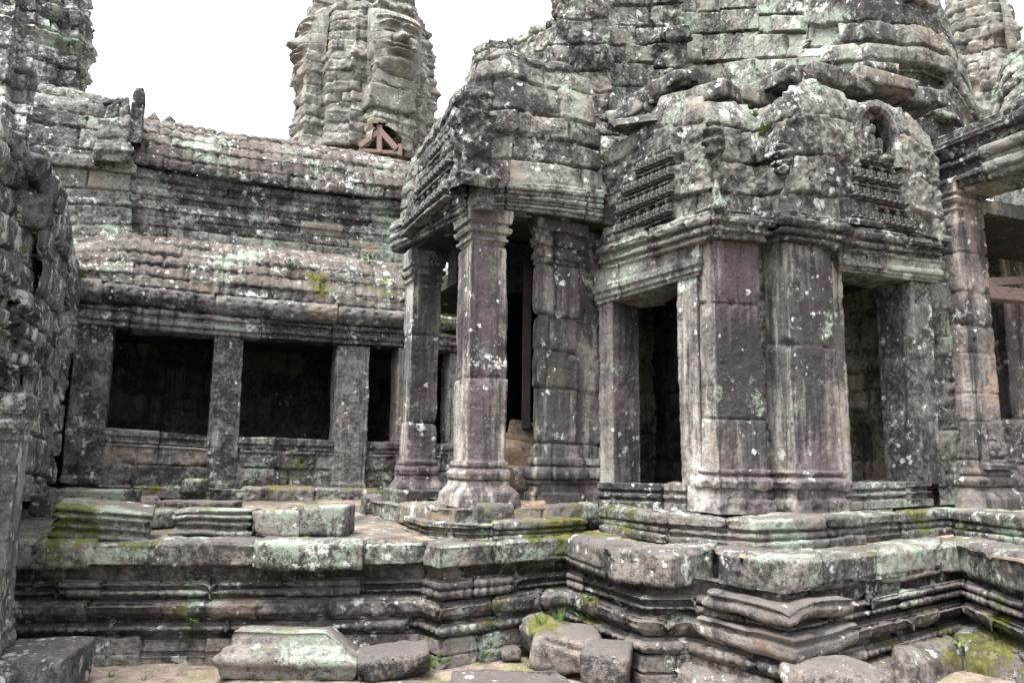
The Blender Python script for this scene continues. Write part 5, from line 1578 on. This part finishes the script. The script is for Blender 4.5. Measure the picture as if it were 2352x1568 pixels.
FE, GR, WE = 'ferns growing from the masonry', 'grass tufts at the foot of the walls', 'small weeds in the joints'
for i, (px, py, kind, size, n, lab) in enumerate((
        (1752, 318, 'fern', .22, 6, 'bright green upright fern between the two carved pediments'),
        (1738, 272, 'fern', .12, 5, 'small fern above the upright fern between the pediments'),
        (1748, 240, 'fern', .10, 4, 'tiny fern near the top of the recess between the pediments'),
        (1394, 285, 'leaf', .11, 6, 'creeper with heart-shaped leaves on the porch gable'),
        (1395, 312, 'leaf', .11, 6, 'lower creeper leaves on the right of the porch gable'),
        (1376, 376, 'leaf', .10, 6, 'few creeper leaves low on the porch gable'),
        (848, 606, 'leaf', .16, 12, 'green weed at the top of the lower gallery roof near the porch'),
        (668, 612, 'leaf', .12, 10, 'yellowish weed in the middle of the lower gallery roof'),
        (735, 655, 'leaf', .10, 10, 'weed over the moss patch on the lower gallery roof'),
        (50, 585, 'fern', .12, 6, 'fern in a dark gap of the ruined left building'),
        (182, 640, 'leaf', .12, 12, 'weed beside the left end of the gallery roof'),
        (178, 1086, 'leaf', .14, 14, 'weed at the mossy foot of the leftmost window pier'),
        (462, 1112, 'leaf', .10, 10, 'weed behind the small greenish cube'),
        (388, 1126, 'leaf', .09, 8, 'weed on the gallery plinth under the first window'),
        (445, 1440, 'leaf', .08, 12, 'leafy weed at the right edge of the moss patch on the terrace wall'),
        (440, 1475, 'leaf', .06, 10, 'lower leafy weed beside the moss patch on the terrace wall'),
        (1275, 1300, 'leaf', .09, 6, 'single bright weed in the inner corner under the coping'),
        (1352, 1420, 'leaf', .14, 16, 'trailing weed right of the mossy inner corner'),
        (1345, 1385, 'leaf', .09, 8, 'weed in a joint above the trailing weed'),
        (938, 1440, 'leaf', .08, 6, 'yellow weed in the joint left of the terrace corner'),
        (2210, 1222, 'leaf', .10, 8, 'weed on the coping by the right inner corner'),
        (2210, 1500, 'leaf', .10, 10, 'weed on the mossy bank at the lower right'),
        (1285, 1428, 'grass', .15, 16, 'long grass tuft in the inner corner of the terrace wall'),
        (1245, 1436, 'grass', .14, 16, 'thin grass tuft left of the long one'),
        (1110, 1512, 'grass', .13, 20, 'grass tuft in front of the terrace corner'),
        (1020, 1526, 'grass', .12, 18, 'grass tuft beside the low slanted stone'),
        (985, 1530, 'grass', .16, 16, 'taller grass tuft at the foot of the terrace corner'),
        (1215, 1535, 'grass', .09, 14, 'short grass by the big grey block'),
        (640, 1562, 'grass', .06, 16, 'low grass in front of the large fallen moulding'),
        (255, 1555, 'grass', .06, 14, 'low grass right of the corner block'),
        (330, 1562, 'grass', .05, 12, 'sparse low grass on the earth at lower left'),
        (985, 1212, 'grass', .06, 14, 'grass at the left end of the porch step'))):
    plant({'fern': 'fern', 'grass': 'grass_tuft', 'leaf': 'weed'}[kind], lab, {'fern': 'fern', 'grass': 'grass', 'leaf': 'weed'}[kind], px, py, kind, size, n, 500 + i, {'fern': FE, 'grass': GR, 'leaf': WE}[kind])


def litter():
    """chips of stone and dead leaves lying about, too many and small to count"""
    rng = random.Random(77)
    vs, ts, ql = [], [], []
    me_l = []
    n = 0
    for k in range(2600):
        if rng.random() < .6:
            px, py = rng.uniform(150, 2300), rng.uniform(1500, 1568)
        elif rng.random() < .5:
            px, py = rng.uniform(300, 1000), rng.uniform(1130, 1235)
        else:
            px, py = rng.uniform(1000, 2330), rng.uniform(1190, 1270)
        p, nr = hit(px, py)
        if p is None or nr.z < .8: continue
        r = rng.uniform(.003, .009) * (1.7 if rng.random() < .12 else 1)
        b = len(vs)
        an = [rng.uniform(0, .9) + q * 1.5708 for q in range(4)]
        for a in an:
            vs.append((p.x + r * math.cos(a) * rng.uniform(.6, 1.3), p.y + r * math.sin(a) * rng.uniform(.6, 1.3), p.z - .002 + rng.uniform(0, .003)))
        vs.append((p.x, p.y, p.z + r * rng.uniform(.3, .9)))
        for q in range(4): ts.append((b + q, b + (q + 1) % 4, b + 4))
    o = raw_mesh('litter', vs, None, plain('litter_mix', (.05, .038, .028), (.19, .155, .125), 9, .95, .2), tris=ts, smooth=False)
    tag(o, 'small stone chips and dead leaf bits strewn over the ground and ledges', 'litter', kind='stuff')


litter()
